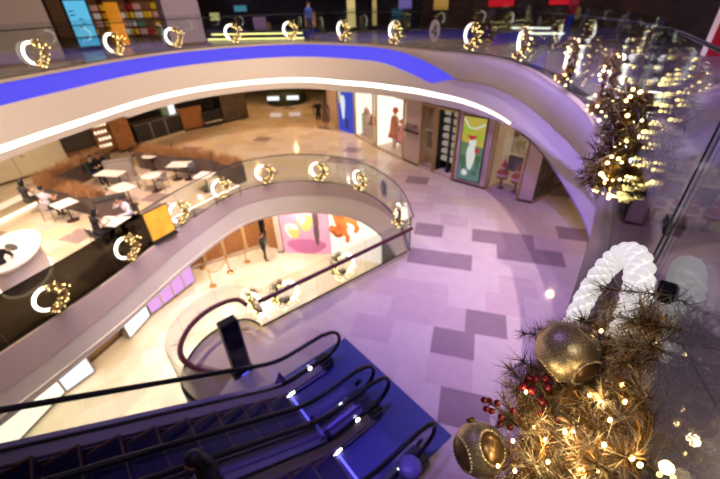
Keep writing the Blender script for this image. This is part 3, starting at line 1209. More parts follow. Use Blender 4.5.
def table(label, loc, rz=0, shape='square', size=.8, long=None, h=.74):
    r = thing('cafe_table', label, 'table', loc, rz, GT)
    t = MB()
    if shape == 'round':
        t.lathe([(size / 2 - .02, h - .03), (size / 2, h - .02), (size / 2, h - .005), (size / 2 - .01, h)], M_top, 28)
    else:
        t.box((0, 0, h - .015), (long or size, size, .03), M_top, bev=.008)
    t.build('table_top', r)
    xs = (0,) if not long else (-long * .3, long * .3)
    for x in xs:
        p = MB()
        p.tube([(x, 0, .02), (x, 0, h - .03)], .028, M_leg, 10)
        p.build('leg', r)
        b = MB()
        b.lathe([(.21, 0), (.22, .008), (.19, .018), (.04, .03)], M_leg, 20, c=(x, 0, 0))
        b.build('base', r)
    return r


def chair(label, loc, rz, col=(128, 120, 118)):
    m_ = mat('seat shell %d %d %d' % col, col, .5)
    r = thing('cafe_chair', label, 'chair', loc, rz, GC)
    s = MB()
    s.box((0, 0, .45), (.42, .42, .035), m_, bev=.012)
    s.build('seat', r)
    s = MB()
    s.loft([[(x, -.20 - .05 * (1 - (x / .2) ** 2) - (z - .6) * .12, z) for x in (-.2, -.1, 0, .1, .2)] for z in (.58, .66, .74, .82)], m_)
    s.loft([[(x, -.215 - .05 * (1 - (x / .2) ** 2) - (z - .6) * .12, z) for x in (.2, .1, 0, -.1, -.2)] for z in (.58, .66, .74, .82)], m_)
    s.build('backrest', r)
    for x in (-.18, .18):
        for y in (-.18, .18):
            l = MB()
            l.tube([(x * 1.12, y * 1.15, 0), (x, y, .44)] + ([(x, y - .02, .6), (x, y - .05, .8)] if y < 0 else []), .011, M_leg, 6)
            l.build('leg', r)
    return r


def on3(x, y, z=0.0):
    return at(x, y, Z3 + z)


TD = math.atan2(.82, .57)
RT = -0.55
t1 = table('square white table standing empty, in front of the grey planter wall', V3(on3(122, 187, .74), Z3), RT, long=.95, size=.7)
t2 = table('long white table with two dark-haired diners, before the lattice screen', V3(on3(110, 173, .74), Z3), RT + .35, long=1.2, size=.65)
t3 = table('small round white table farthest back, near the kitchen counter', V3(on3(150, 155.5, .74), Z3), 0, 'round', .75)
t4 = table('round white table in the middle, with a grey chair beside it', V3(on3(151, 175, .74), Z3), 0, 'round', .8)
t5 = table('square white table on the right, before the row of grey chairs', V3(on3(179, 164, .74), Z3), RT + .5, size=.7, long=.95)
t6 = table('white table at the right edge of the cafe by the glass', V3(on3(204, 175, .74), Z3), RT + .3, size=.7)
t7 = table('white table between the couple beside the dark glass', V3(on3(112, 221, .74), Z3), RT + .45, size=.65, long=.95)
t8 = table('white table in front of the dried-grass planter, at the white-shirted diner', V3(on3(64, 203, .74), Z3), RT, size=.7)
for lb, px, py, a, col in (('grey cafe chair right of the middle round table, turned to it', 164, 190, 2.0, (128, 120, 118)),
                           ('pale cafe chair left of the middle round table', 140, 188, -1.2, (150, 136, 124)),
                           ('grey cafe chair right of the right square table', 192, 178, 1.7, (106, 104, 122)),
                           ('grey cafe chair behind the right square table, left of a pair', 186, 164, 3.1, (128, 120, 128)),
                           ('grey cafe chair behind the right square table, right of a pair', 194, 166, 2.8, (128, 120, 128)),
                           ('dark cafe chair beside the small round table at the back', 163, 165, 1.4, (70, 56, 52)),
                           ('dark cafe chair left of the small round table at the back', 140, 163, -1.4, (60, 44, 40)),
                           ('dark red cafe chair near the kitchen counter', 171, 160, 2.6, (110, 50, 44)),
                           ('brown cafe chair pushed up to the table before the planter', 74, 208, 1.9, (120, 92, 70)),
                           ('brown cafe chair with a tan back, rightmost at the planter', 92, 206, 2.2, (132, 110, 92))):
    chair(lb, on3(px, py), RT + a, col)
# diners
cA = on3(104, 246)
cB = on3(137, 229)
chair('dark cafe chair under the long-haired diner beside the dark glass', cA, face(cA, cB), (52, 50, 56))
chair('dark cafe chair under the diner in the white shirt beside the dark glass', cB, face(cB, cA), (44, 42, 50))
person('diner with long dark hair in black leaning over a table by the dark glass', cA, face(cA, cB), sit=True, top=(34, 28, 30), legs=(24, 22, 26), sleeves=False, hair='long', female=True, lean=.2, nod=.35,
       hands=((-.12, .42, .80), (.14, .40, .80)))
person('diner in a white shirt raising a hand to the face, by the dark glass', cB, face(cB, cA), sit=True, top=(212, 204, 220), legs=(28, 28, 44), lean=.18, nod=.2, hands=((-.14, .42, .80), (.10, .32, 1.12)))
# white-lit bench with a seated person
pB = on3(34, 214)
bench = thing('lit_bench', 'low white bench with light along its foot, at the left edge of the cafe', 'bench', on3(8, 216), math.atan2(on3(33, 205).y - on3(-10, 226).y, on3(33, 205).x - on3(-10, 226).x))
q = MB()
q.box((0, 0, .43), (3.3, .55, .06), M_top, bev=.02)
q.build('seat', bench)
q = MB()
q.box((0, 0, .22), (3.2, .42, .36), M_cream)
q.build('plinth', bench)
q = MB()
q.box((0, -.225, .05), (3.2, .03, .08), emis('warm white plinth light', (255, 236, 205), 3.0))
q.build('light_strip', bench)
person('person with long dark hair and bare legs sitting sideways on the lit bench', pB + Vector((-.1, .15, 0)), face(pB, on3(60, 200)), sit=True, seat=.44, top=(64, 56, 58), legs=(70, 60, 58), long_legs=False, hair='long',
       female=True, lean=.12, nod=.2, sleeves=False, hands=((-.1, .42, .86), (.1, .40, .86)))
pC = on3(55, 220)
chair('pale cafe chair under the diner in the light grey top', pC, face(pC, on3(72, 208)), (170, 160, 160))
person('diner in a light grey top seen from behind, before the dried-grass planter', pC, face(pC, on3(72, 208)), sit=True, top=(196, 190, 204), legs=(60, 52, 52), sleeves=False, hair='bun', female=True, lean=.15,
       hands=((-.12, .42, .82), (.14, .40, .82)))
for lb, px, py, a in (('diner in black at the long white table, the left of two, head down', 97, 183, .1), ('diner in black at the long white table, the right of two', 107, 179, -.1)):
    pD = on3(px, py)
    chair('dark chair under ' + lb.replace('in black ', ''), pD, face(pD, on3(116, 186)) + a, (50, 42, 42))
    person(lb, pD, face(pD, on3(116, 186)) + a, sit=True, top=(30, 26, 28), legs=(30, 34, 54), lean=.25, nod=.4, hands=((-.12, .42, .82), (.14, .40, .82)))

# dried-grass planters, in a V
M_grass = mat('dried orange grass', (164, 118, 76), .8, noise=.3, nscale=5)
M_plbox = mat('grey-brown planter panel', (92, 76, 72), .6, noise=.1, nscale=4)


def planter(label, a, b, w, h, seed):
    o_, ang, L = seg_frame(a, b)
    r = thing('planter', label, 'planter', V3(o_, Z3), ang)
    t = MB()
    t.box((L / 2, 0, h / 2), (L, w, h), M_plbox, bev=.01)
    t.build('trough', r)
    g = MB()
    rnd = random.Random(seed)
    for k in range(int(L * 420)):
        p = Vector((rnd.uniform(0, L), rnd.uniform(-w / 2, w / 2), h - .02))
        d = Vector((rnd.gauss(0, .5), rnd.gauss(0, .5), 1))
        needle(g, p, d, rnd.uniform(.22, .5), .016, M_grass)
    g.build('dried_grass', r, kind='stuff')
    return r


planter('dried-grass planter running back from the corner towards the lattice screen', at(38, 181, Z3 + .8), at(104, 152, Z3 + .8), .55, .8, 1)
planter('dried-grass planter running from the corner to the grey planter wall', at(44, 184, Z3 + .8), at(99, 196.5, Z3 + .8), .5, .8, 2)
planter('dried-grass planter along the back of the cafe, below the kitchen counter', at(138, 151, Z3 + .8), at(213, 158, Z3 + .8), .5, .8, 3)
planter('short dried-grass planter at the right end of the cafe, by the glass', at(219, 160, Z3 + .8), at(239, 166, Z3 + .8), .5, .8, 4)
q = thing('partition', 'grey-brown box partition at the end of the front dried-grass planter', 'partition', on3(119, 219), 0.5)
m_ = MB()
m_.box((0, 0, .45), (1.0, .4, .9), M_plbox, bev=.02)
m_.build('panel', q)
m_ = MB()
m_.box((0, 0, .91), (1.04, .44, .03), M_dark)
m_.build('cap', q)
q = thing('partition', 'pale grey partition between the long table and the middle round table', 'partition', on3(125, 181), .35)
m_ = MB()
m_.box((0, 0, .5), (1.1, .35, 1.0), mat('pale grey laminate', (150, 140, 136), .5), bev=.02)
m_.build('panel', q)
m_ = MB()
m_.box((0, 0, 1.01), (1.14, .39, .03), M_seat)
m_.build('cap', q)

# white oval counter with light at its foot
pc = at(10, 250, Z3 + .95)
ctr = thing('oval_counter', 'white oval counter glowing at its foot, left edge of the lower balcony', 'counter', (pc.x, pc.y, Z3), 2.1)


def oval(a, b, n=40):
    return [(a * math.cos(2 * PI * i / n), b * math.sin(2 * PI * i / n)) for i in range(n)]


m_ = MB()
m_.prism(oval(1.25, .72), .9, .96, M_top)
m_.build('counter_top', ctr)
m_ = MB()
m_.prism(oval(1.12, .6), .06, .9, mat('white counter panel', (206, 196, 200), .4))
m_.build('body', ctr)
m_ = MB()
m_.prism(oval(1.16, .64), .01, .06, emis('warm white plinth light', (255, 236, 205), 3.0))
m_.build('light_strip', ctr)
m_ = MB()
m_.prism(oval(.3, .12), .961, .985, M_dark)
o = m_.build('tray')
o.location = (pc.x - .05, pc.y + .12, Z3)
o.rotation_euler = (0, 0, 2.6)
tag(o, 'dark oval tray lying on the white oval counter', 'tray')
ps = at(6, 272, Z3 + .7)
st = thing('bar_stool', 'dark blue upholstered bar stool at the white oval counter', 'stool', (ps.x, ps.y, Z3))
m_ = MB()
m_.lathe([(.2, .66), (.25, .69), (.25, .73), (.2, .76)], mat('navy upholstery', (32, 34, 70), .6), 20)
m_.build('seat', st)
m_ = MB()
m_.tube([(0, 0, .02), (0, 0, .66)], .03, M_steel, 10)
m_.build('post', st)
m_ = MB()
m_.lathe([(.2, 0), (.21, .012), (.04, .03)], M_steel, 20)
m_.build('base', st)
person('person in black sitting on the dark blue bar stool, cut by the left edge', (ps.x, ps.y, Z3 + .28), face(ps, pc), sit=True, seat=.47, top=(22, 20, 24), legs=(22, 22, 30), hair='long', lean=.2, nod=.3,
       hands=((-.14, .42, .80), (.14, .42, .80)))


# ------------------------------------------------- walls and shops, level 3
def wall(name, a, b, z0, z1, material, t=.2):
    """upright slab along plan segment a-b, its front face on the segment"""
    o_, ang, L = seg_frame(a, b)
    mb_ = MB()
    mb_.box((L / 2, t / 2, (z0 + z1) / 2), (L, t, z1 - z0), material)
    ob = structure(mb_, name)
    ob.location = V3(o_, 0)
    ob.rotation_euler = (0, 0, ang)
    return ob


def unit(name, label, cat, a, b, z, group=None):
    """an Empty whose x axis runs from a to b along the floor; returns it and the length"""
    o_, ang, L = seg_frame(a, b)
    return thing(name, label, cat, V3(o_, z), ang, group), L


CZ = 3.05          # clear height of level 3


def P3(x, y):
    return at(x, y, Z3)


w0, w1, w2 = P3(-40, 200), P3(0, 186), P3(71, 164.5)
wd = (w2 - w1)
w0 = w1 - wd * 1.4
wall('wall_left', w0, w2, Z3, Z3 + CZ, M_cream)
o_, ang, L = seg_frame(w0, w2)
m_ = MB()
M_skt = mat('brown skirting', (96, 66, 44), .5)
m_.box((L / 2, -.012, .05), (L, .024, .1), M_skt)
ob = structure(m_, 'baseboard_left')
ob.location, ob.rotation_euler = V3(o_, Z3), (0, 0, ang)
f1 = (P3(24, 179) - w0).length
m_ = MB()
m_.box((f1, -.006, 1.35), (.015, .012, 2.7), M_skt)
ob = structure(m_, 'trim_8')
ob.location, ob.rotation_euler = V3(o_, Z3), (0, 0, ang)
r = thing('door_handle', 'small dark handle on the cream cafe wall', 'handle', V3(o_ + Vector((math.cos(ang), math.sin(ang), 0)) * (f1 + .35), Z3 + 1.0), ang)
m_ = MB()
m_.tube([(0, 0, 0), (0, -.06, 0), (.14, -.06, 0)], .014, M_black, 8)
m_.build('lever', r)
m_ = MB()
m_.tube([(0, .0, 0), (0, -.012, 0)], .03, M_black, 12)
m_.build('rose', r)
# continuing back wall behind the cafe
w3_ = P3(100, 155)
w4_ = P3(134, 147)
wall('wall_back', w2, w4_, Z3, Z3 + CZ, mat('brown cafe wall', (120, 78, 48), .6))
wdir = (w4_ - w2).normalized()


def onw(x, y):
    return w2 + wdir * (P3(x, y) - w2).dot(wdir)


u_, L_ = unit('menu_board', 'large dark brown board on the cafe wall left of the lattice screen', 'board', w2 + Vector((wdir.y, -wdir.x, 0)) * .03, onw(100, 156) + Vector((wdir.y, -wdir.x, 0)) * .03, Z3)
m_ = MB()
m_.box((L_ / 2, .0, 1.75), (L_, .04, 2.2), mat('dark brown board', (66, 58, 50), .5))
m_.build('board', u_)
m_ = MB()
for x in (.03, L_ - .03):
    m_.box((x, -.025, 1.75), (.05, .03, 2.2), M_dark)
for z in (.66, 2.84):
    m_.box((L_ / 2, -.025, z), (L_, .03, .05), M_dark)
m_.build('frame', u_)
fr = Vector((wdir.y, -wdir.x, 0))
u_, L_ = unit('lattice_screen', 'backlit hexagon lattice screen on the cafe wall', 'screen', onw(102, 155.5) + fr * .06, onw(118, 151.5) + fr * .06, Z3)
m_ = MB()
m_.box((L_ / 2, .02, 1.6), (L_, .04, 2.7), M_wood)
m_.build('panel', u_)
for j in range(7):
    for i in range(4):
        x = (i + .62 + (.5 if j % 2 else 0)) * L_ / 5
        if x > L_ - .06:
            continue
        z = .5 + j * .36
        R6 = L_ / 12.5
        m_ = MB()
        m_.prism([(x + R6 * math.sin(k * PI / 3), z + R6 * 1.5 * math.cos(k * PI / 3)) for k in range(6)][::-1], 0.0, .02, emis('lattice light', (255, 240, 205), 1.5),
                 M=Matrix(((1, 0, 0, 0), (0, 0, -1, 0), (0, 1, 0, 0), (0, 0, 0, 1))))
        m_.build('lit_opening', u_)
u_, L_ = unit('pillar', 'orange timber pillar between lattice screen and dark kitchen', 'pillar', onw(119, 151.3) + fr * .35, onw(134, 147) + fr * .35, Z3)
m_ = MB()
m_.box((L_ / 2, .2, CZ / 2), (L_, .6, CZ), M_wood)
m_.build('shaft', u_)
m_ = MB()
m_.box((L_ / 2, .2, .06), (L_ + .04, .64, .12), M_dark)
m_.build('plinth', u_)

# dark kitchen and bars along the back left
k0, k1 = P3(141, 145.5), P3(184, 132.5)
kd = (k1 - k0).normalized()
kn = Vector((kd.y, -kd.x, 0))
wall('wall_back', k0 - kn * 2.2, k1 - kn * 2.2 + kd * 6, Z3, Z3 + CZ, M_dark)
u_, L_ = unit('kitchen_counter', 'long dark counter with a pale stone foot under the upper fascia', 'counter', k0, k1, Z3)
m_ = MB()
m_.box((L_ / 2, .45, .6), (L_, .7, 1.0), mat('dark green-black counter', (40, 36, 30), .4))
m_.build('front', u_)
m_ = MB()
m_.box((L_ / 2, .42, 1.12), (L_ + .05, .9, .05), mat('grey stone top', (110, 104, 98), .4))
m_.build('counter_top', u_)
m_ = MB()
m_.box((L_ / 2, .38, .06), (L_ + .1, .95, .12), M_cream)
m_.build('foot', u_)
for i in (1, 2):
    m_ = MB()
    m_.box((L_ * i / 3, .09, .6), (.07, .04, .98), M_steel)
    m_.build('panel_joint', u_)
M_screen = emis('pale screen', (235, 238, 240), 1.3)
for lb, fx, c in (('white lit lamp on the dark kitchen counter', .93, M_screen), ('pale green box on the dark kitchen counter', .8, mat('pale green', (150, 190, 175), .5))):
    pp = k0 + kd * (L_ * fx) - kn * .45
    r = thing('counter_box', lb, 'box', V3(pp, Z3 + 1.145), math.atan2(kd.y, kd.x))
    m_ = MB()
    m_.box((0, 0, .3), (.5, .3, .6), c, bev=.04)
    m_.build('housing', r)
    m_ = MB()
    m_.box((0, 0, .02), (.3, .2, .04), M_dark)
    m_.build('foot', r)
u_, L_ = unit('host_stand', 'orange timber cabinet right of the dark kitchen counter', 'cabinet', P3(185, 131.5), P3(206, 127), Z3)
m_ = MB()
m_.box((L_ / 2, .4, .75), (L_, .8, 1.3), M_wood, bev=.01)
m_.build('body', u_)
m_ = MB()
m_.box((L_ / 2, .4, .05), (L_ - .05, .75, .1), M_dark)
m_.build('plinth', u_)
m_ = MB()
m_.box((L_ / 2, .4, 1.42), (L_ + .04, .84, .04), M_dark)
m_.build('top', u_)
u_, L_ = unit('service_counter', 'black counter with a white ledge behind the orange cabinet', 'counter', P3(207, 128), P3(224, 124), Z3)
m_ = MB()
m_.box((L_ / 2, .5, .5), (L_, .8, 1.0), M_black)
m_.build('front', u_)
m_ = MB()
m_.box((L_ / 2, .45, .3), (L_, .9, .05), M_top)
m_.build('ledge', u_)
u_, L_ = unit('stone_pillar', 'dark marbled wall pillar left of the open concourse', 'pillar', P3(225, 123), P3(249, 117.5), Z3)
m_ = MB()
m_.box((L_ / 2, .6, CZ / 2), (L_, 1.2, CZ), mat('dark marble', (72, 60, 48), .3, noise=.5, nscale=3))
m_.build('shaft', u_)
m_ = MB()
m_.box((L_ / 2, .6, .05), (L_ + .03, 1.23, .1), M_black)
m_.build('plinth', u_)

# far end of the concourse
fa, fb = at(225, 93, Z3), at(352, 92, Z3)
wall('wall_back', fa, fb, Z3, Z3 + CZ, mat('brown far wall', (104, 82, 58), .6))
pk = at(287, 102, Z3)
r = thing('kiosk', 'dark green planted kiosk with white lit signs at the far end', 'kiosk', pk, 0)
m_ = MB()
m_.lathe([(1.5, 0), (1.55, .2), (1.5, .95), (1.3, 1.0)], mat('kiosk green', (40, 50, 26), .7, noise=.5, nscale=6), 28)
m_.build('body', r)
for x in (-.75, .75):
    m_ = MB()
    m_.box((x, -1.5, .62), (.9, .1, .28), M_screen)
    m_.build('lit_sign', r)
m_ = MB()
rnd = random.Random(5)
for k in range(500):
    a = rnd.uniform(0, 2 * PI)
    needle(m_, Vector((1.3 * math.cos(a) * rnd.random() ** .5, 1.3 * math.sin(a) * rnd.random() ** .5, .98)), Vector((rnd.gauss(0, .5), rnd.gauss(0, .5), 1)), .5, .03, mat('leaf green', (50, 66, 30), .6))
m_.build('foliage', r)

# white light bar and orange panel behind the lower glass
bp_ = [V3(at(x, y, Z3 + .4), Z3) for x, y in ((158, 227), (178, 215.5), (200, 204), (222, 193), (239, 185.5))]
bp_ = smooth_path([(p.x, p.y) for p in bp_], .3)
r = thing('light_bar', 'long white light bar standing behind the curved lower glass', 'light', bp_[0] + Vector((0, 0, Z3)), 0)
m_ = MB()
m_.tube([p - bp_[0] + Vector((0, 0, .4)) for p in bp_], .026, emis('white light bar', (255, 246, 232), 1.7), 8)
m_.build('tube', r)
for i in range(1, len(bp_), 3):
    m_ = MB()
    m_.tube([bp_[i] - bp_[0], bp_[i] - bp_[0] + Vector((0, 0, .38))], .02, M_dsteel, 6)
    m_.build('post', r)
oa, ob_ = at(157, 246, Z3), at(180, 233, Z3)
u_, L_ = unit('menu_light_box', 'glowing orange-yellow panel behind the lower glass, at the end of the white light bar', 'panel', oa, ob_, Z3)
m_ = MB()
m_.box((L_ / 2, .2, .6), (L_, .06, 1.1), M_dsteel)
m_.build('frame', u_)
m_ = MB()
m_.box((L_ / 2, .165, .62), (L_ - .06, .012, 1.0), mat('amber lit face', (220, 160, 50), .4, emit=(226, 160, 60), es=.42, noise=.3, nscale=3))
m_.build('lit_face', u_)
m_ = MB()
m_.box((L_ / 2, .2, .03), (L_, .3, .06), M_dsteel)
m_.build('foot', u_)
# ---------------------------------------------- shop row, level 3 right
M_frame = mat('pale gold frame', (196, 168, 124), .35, metal=.6)
M_pil = mat('beige stone pillar', (206, 182, 170), .4, noise=.05, nscale=2)
M_lit = emis('lit shop back wall', (255, 243, 228), 1.5)
M_pane = glass_mat('shop window glass', (.95, .96, .95))


def shop_window(label, a, b, z, back=M_lit, depth=1.0, h=2.9, sill=.12, cat='shop window', pane=True, frame=M_frame, fw=.07):
    u, L = unit('shop_window', label, cat, a, b, z)
    m_ = MB()
    m_.box((L / 2, depth, h / 2), (L, .05, h), back)
    m_.build('back_panel', u)
    m_ = MB()
    m_.box((L / 2, depth / 2, sill / 2), (L, depth, sill), M_pil)
    m_.build('sill', u)
    m_ = MB()
    for x in (fw / 2, L - fw / 2):
        m_.box((x, 0, h / 2), (fw, .1, h), frame)
    m_.box((L / 2, 0, h - fw / 2), (L - 2 * fw, .1, fw), frame)
    m_.build('frame', u)
    for x in (.03, L - .03):
        m_ = MB()
        m_.box((x, depth / 2 + .05, h / 2), (.05, depth - .12, h), back)
        m_.build('side_panel', u)
    if pane:
        m_ = MB()
        m_.box((L / 2, -.0, (h + sill) / 2), (L - 2 * fw, .012, h - sill - fw), M_pane)
        m_.build('glass_pane', u)
    return u, L


XZ = Matrix(((1, 0, 0, 0), (0, 0, -1, 0), (0, 1, 0, 0), (0, 0, 0, 1)))      # plan polygon -> upright picture plane


def picture(u, name, shapes, y=-.03, parent=None):
    """flat printed shapes (x, z polygons) on an upright panel"""
    for k, (poly, material) in enumerate(shapes):
        m_ = MB()
        m_.prism(poly, -y + .001 * k, -y + .001 * k + .002, material, M=XZ)
        m_.build(name, u)


def blob(cx, cz, rx, rz_, n=14, wob=0.0, ph=0):
    return [(cx + rx * (1 + wob * math.sin(3 * a + ph)) * math.cos(a), cz + rz_ * (1 + wob * math.sin(3 * a + ph)) * math.sin(a)) for a in [2 * PI * i / n for i in range(n)]]


# blue poster
u_, L_ = unit('poster_panel', 'blue and white lit poster at the far left of the shop row', 'poster', P3(340, 130), P3(353.5, 134), Z3)
m_ = MB()
m_.box((L_ / 2, .06, 1.5), (L_, .12, 3.0), emis('blue poster light', (40, 66, 190), 1.0))
m_.build('panel', u_)
Wt = emis('white poster print', (225, 232, 245), 1.0)
picture(u_, 'printed_figure', [(blob(L_ * .32, 1.5, L_ * .16, .7, wob=.15), Wt), (blob(L_ * .32, 2.5, L_ * .13, .22), Wt), (blob(L_ * .55, .5, L_ * .1, .35), emis('dark poster print', (40, 40, 60), .6)),
                               (blob(L_ * .12, 2.2, L_ * .08, .6), emis('yellow poster print', (225, 220, 120), .9))], y=-.004)
# bright bag shop
u_, L_ = shop_window('bright white shop window with red bags, left of the doll window', P3(355, 136), P3(374, 146.5), Z3)
BAG = mat('red leather', (196, 44, 40), .4)


def bag(label, u, x, y, z, w, h, c):
    p = u.matrix_basis @ Vector((x, y, z)) if False else (Matrix.Translation(u.location) @ Matrix.Rotation(u.rotation_euler.z, 4, 'Z')) @ Vector((x, y, z))
    r = thing('handbag', label, 'bag', p, u.rotation_euler.z, 'bags in the bright shop window')
    m_ = MB()
    m_.loft([[(-w / 2 * s, d, zz), (w / 2 * s, d, zz)] for s, d, zz in ((1, -.08, 0), (1, -.08, h * .5), (.85, -.03, h), (.85, .03, h), (1, .08, h * .5), (1, .08, 0), (1, -.08, 0))], c, smooth=False)
    for s in (-1, 1):
        m_.add([(s * w / 2, -.08, 0), (s * w / 2, -.08, h * .5), (s * w / 2 * .85, -.03, h), (s * w / 2 * .85, .03, h), (s * w / 2, .08, h * .5), (s * w / 2, .08, 0)], [(0, 1, 2, 3, 4, 5)], c)
    m_.build('body', r)
    m_ = MB()
    m_.tube([(-w * .25, 0, h), (-w * .2, 0, h * 1.45), (0, 0, h * 1.6), (w * .2, 0, h * 1.45), (w * .25, 0, h)], .012, c, 6)
    m_.build('handle', r)


def shelf(label, u, x, y, z, w, d):
    p = (Matrix.Translation(u.location) @ Matrix.Rotation(u.rotation_euler.z, 4, 'Z')) @ Vector((x, y, z))
    r = thing('display_plinth', label, 'plinth', (p.x, p.y, Z3 + .12), u.rotation_euler.z)
    hh = z - .12
    m_ = MB()
    m_.box((0, 0, hh / 2), (w, d, hh), M_white)
    m_.build('block', r)
    m_ = MB()
    m_.box((0, 0, hh - .015), (w + .03, d + .03, .03), M_top)
    m_.build('top', r)


shelf('white display plinth under the wide red bag in the bright window', u_, L_ * .6, .55, .9, .9, .5)
bag('wide red handbag on the plinth in the bright shop window', u_, L_ * .6, .55, .9, .75, .42, BAG)
shelf('white display plinth under the small pink bag in the bright window', u_, L_ * .22, .55, 1.3, .5, .4)
bag('small pink handbag on the taller plinth of the bright window', u_, L_ * .22, .55, 1.3, .4, .3, mat('pink leather', (214, 140, 130), .4))
# doll window
u_, L_ = shop_window('large bright shop window with two red figures', P3(376, 147.5), P3(403, 160), Z3)


def mannequin(label, u, x, y, hgt, hair_c, dress_c):
    p = (Matrix.Translation(u.location) @ Matrix.Rotation(u.rotation_euler.z, 4, 'Z')) @ Vector((x, y, .12))
    r = thing('mannequin', label, 'mannequin', p, u.rotation_euler.z, 'figures in the bright shop window')
    k = hgt / 1.75
    m_ = MB()
    for s in (-1, 1):
        limb(m_, [Vector((s * .08, 0, .04)) * k, Vector((s * .09, 0, .48)) * k, Vector((s * .09, 0, .9)) * k], [.04 * k, .055 * k, .075 * k], mat('pale mannequin', (232, 190, 170), .4))
        limb(m_, [Vector((s * .19, 0, 1.38)) * k, Vector((s * .25, -.02, 1.12)) * k, Vector((s * .22, -.08, .88)) * k], [.05 * k, .042 * k, .03 * k], mat('pale mannequin', (0, 0, 0)))
    m_.ball((0, 0, 1.18 * k), (.15 * k, .1 * k, .3 * k), mat('pale mannequin', (0, 0, 0)))
    limb(m_, [Vector((0, 0, 1.42)) * k, Vector((0, 0, 1.58)) * k], [.055 * k, .05 * k], mat('pale mannequin', (0, 0, 0)))
    m_.ball((0, 0, 1.64 * k), (.08 * k, .095 * k, .115 * k), mat('pale mannequin', (0, 0, 0)))
    m_.ball((0, -.095 * k, 1.63 * k), (.014 * k, .02 * k, .024 * k), mat('pale mannequin', (0, 0, 0)))
    m_.build('body', r)
    m_ = MB()
    m_.ball((0, .02 * k, 1.68 * k), (.14 * k, .14 * k, .14 * k), mat('hair %d %d %d' % hair_c, hair_c, .6))
    m_.build('hair', r)
    m_ = MB()
    c = mat('cloth %d %d %d' % dress_c, dress_c, .7)
    m_.lathe([(.32 * k, .55 * k), (.22 * k, .85 * k), (.14 * k, 1.08 * k), (.18 * k, 1.3 * k), (.1 * k, 1.45 * k)], c, 20)
    m_.build('dress', r)


mannequin('taller figure with big orange-red hair in the bright shop window', u_, L_ * .42, .5, 2.0, (214, 76, 36), (222, 120, 90))
mannequin('shorter figure in a pink dress in the bright shop window', u_, L_ * .64, .5, 1.55, (216, 110, 110), (226, 130, 150))
p = (Matrix.Translation(u_.location) @ Matrix.Rotation(u_.rotation_euler.z, 4, 'Z')) @ Vector((L_ * .84, .45, .12))
r = thing('gift_box', 'pale blue box on the floor of the bright shop window, right corner', 'box', p, .4)
m_ = MB()
m_.box((0, 0, .25), (.35, .3, .5), mat('pale blue card', (190, 206, 216), .6), bev=.01)
m_.build('box', r)
m_ = MB()
m_.box((0, 0, .53), (.38, .33, .06), mat('pale teal card', (160, 190, 190), .6))
m_.build('lid', r)
p = (Matrix.Translation(u_.location) @ Matrix.Rotation(u_.rotation_euler.z, 4, 'Z')) @ Vector((L_ * .88, .3, 2.75))
r = thing('spot_lamp', 'dark spot lamp at the top right of the bright doll window', 'lamp', p, .3)
m_ = MB()
m_.tube([(0, 0, .1), (0, -.02, -.1), (.12, -.06, -.2)], .05, M_dsteel, 8)
m_.build('housing', r)
m_ = MB()
m_.box((0, 0, .1), (.2, .06, .03), M_dsteel)
m_.build('bracket', r)


def pillar(label, a, b, z, h, material=None, depth=.5):
    u, L = unit('pillar', label, 'pillar', a, b, z)
    m_ = MB()
    m_.box((L / 2, depth / 2, h / 2), (L, depth, h), material or M_pil)
    m_.build('shaft', u)
    m_ = MB()
    m_.box((L / 2, depth / 2, .05), (L + .02, depth + .02, .1), M_skt)
    m_.build('plinth', u)
    return u, L


u_, L_ = pillar('beige pillar right of the bright doll window with a small dark shelf', P3(404, 160.5), P3(418, 166.5), Z3, CZ)
m_ = MB()
m_.box((L_ * .5, -.08, 1.55), (L_ * .9, .16, .05), mat('dark wood', (70, 40, 30), .5))
m_.build('shelf', u_)
for i in range(4):
    p = (Matrix.Translation(u_.location) @ Matrix.Rotation(u_.rotation_euler.z, 4, 'Z')) @ Vector((L_ * (.18 + .2 * i), -.08, 1.577))
    r = thing('shelf_jar', 'grey-pink jar on the pillar shelf, %s' % ('leftmost', 'second from the left', 'third from the left', 'rightmost')[i], 'jar', p, 0, 'jars on the pillar shelf')
    m_ = MB()
    m_.lathe([(.06, 0), (.07, .05), (.07, .2), (.04, .26)], mat('grey-pink jar', (150, 120, 116), .4), 12)
    m_.build('body', r)
    m_ = MB()
    m_.lathe([(.045, .26), (.045, .3)], M_dark, 12)
    m_.build('lid', r)
u_, L_ = shop_window('narrow brown shop niche with a dark picture', P3(418.5, 166.7), P3(432, 172), Z3, back=mat('tan niche wall', (196, 160, 112), .5), depth=.5)
m_ = MB()
m_.box((L_ / 2, .44, 1.25), (L_ * .8, .05, .7), mat('dark picture', (46, 34, 30), .4, noise=.6, nscale=9))
m_.build('picture', u_)
m_ = MB()
m_.box((L_ / 2, .35, 1.75), (L_ * .9, .25, .06), M_top)
m_.build('shelf', u_)
u_, L_ = shop_window('shop opening with black shelves of pale goods and gold frame', P3(433, 172.5), P3(452, 180.5), Z3, back=M_dark, depth=.75, pane=False)
for j in range(7):
    m_ = MB()
    m_.box((L_ * .5, .5, .55 + j * .33), (L_ * .86, .38, .03), M_black)
    m_.build('shelf', u_)
m_ = MB()
m_.box((L_ * .5, .27, 1.4), (L_ * .1, .08, 2.7), M_black)
m_.build('upright', u_)
rnd = random.Random(11)
T_ = Matrix.Translation(u_.location) @ Matrix.Rotation(u_.rotation_euler.z, 4, 'Z')
rown = ('bottom', 'second', 'third', 'fourth', 'fifth', 'sixth', 'top')
proto = None
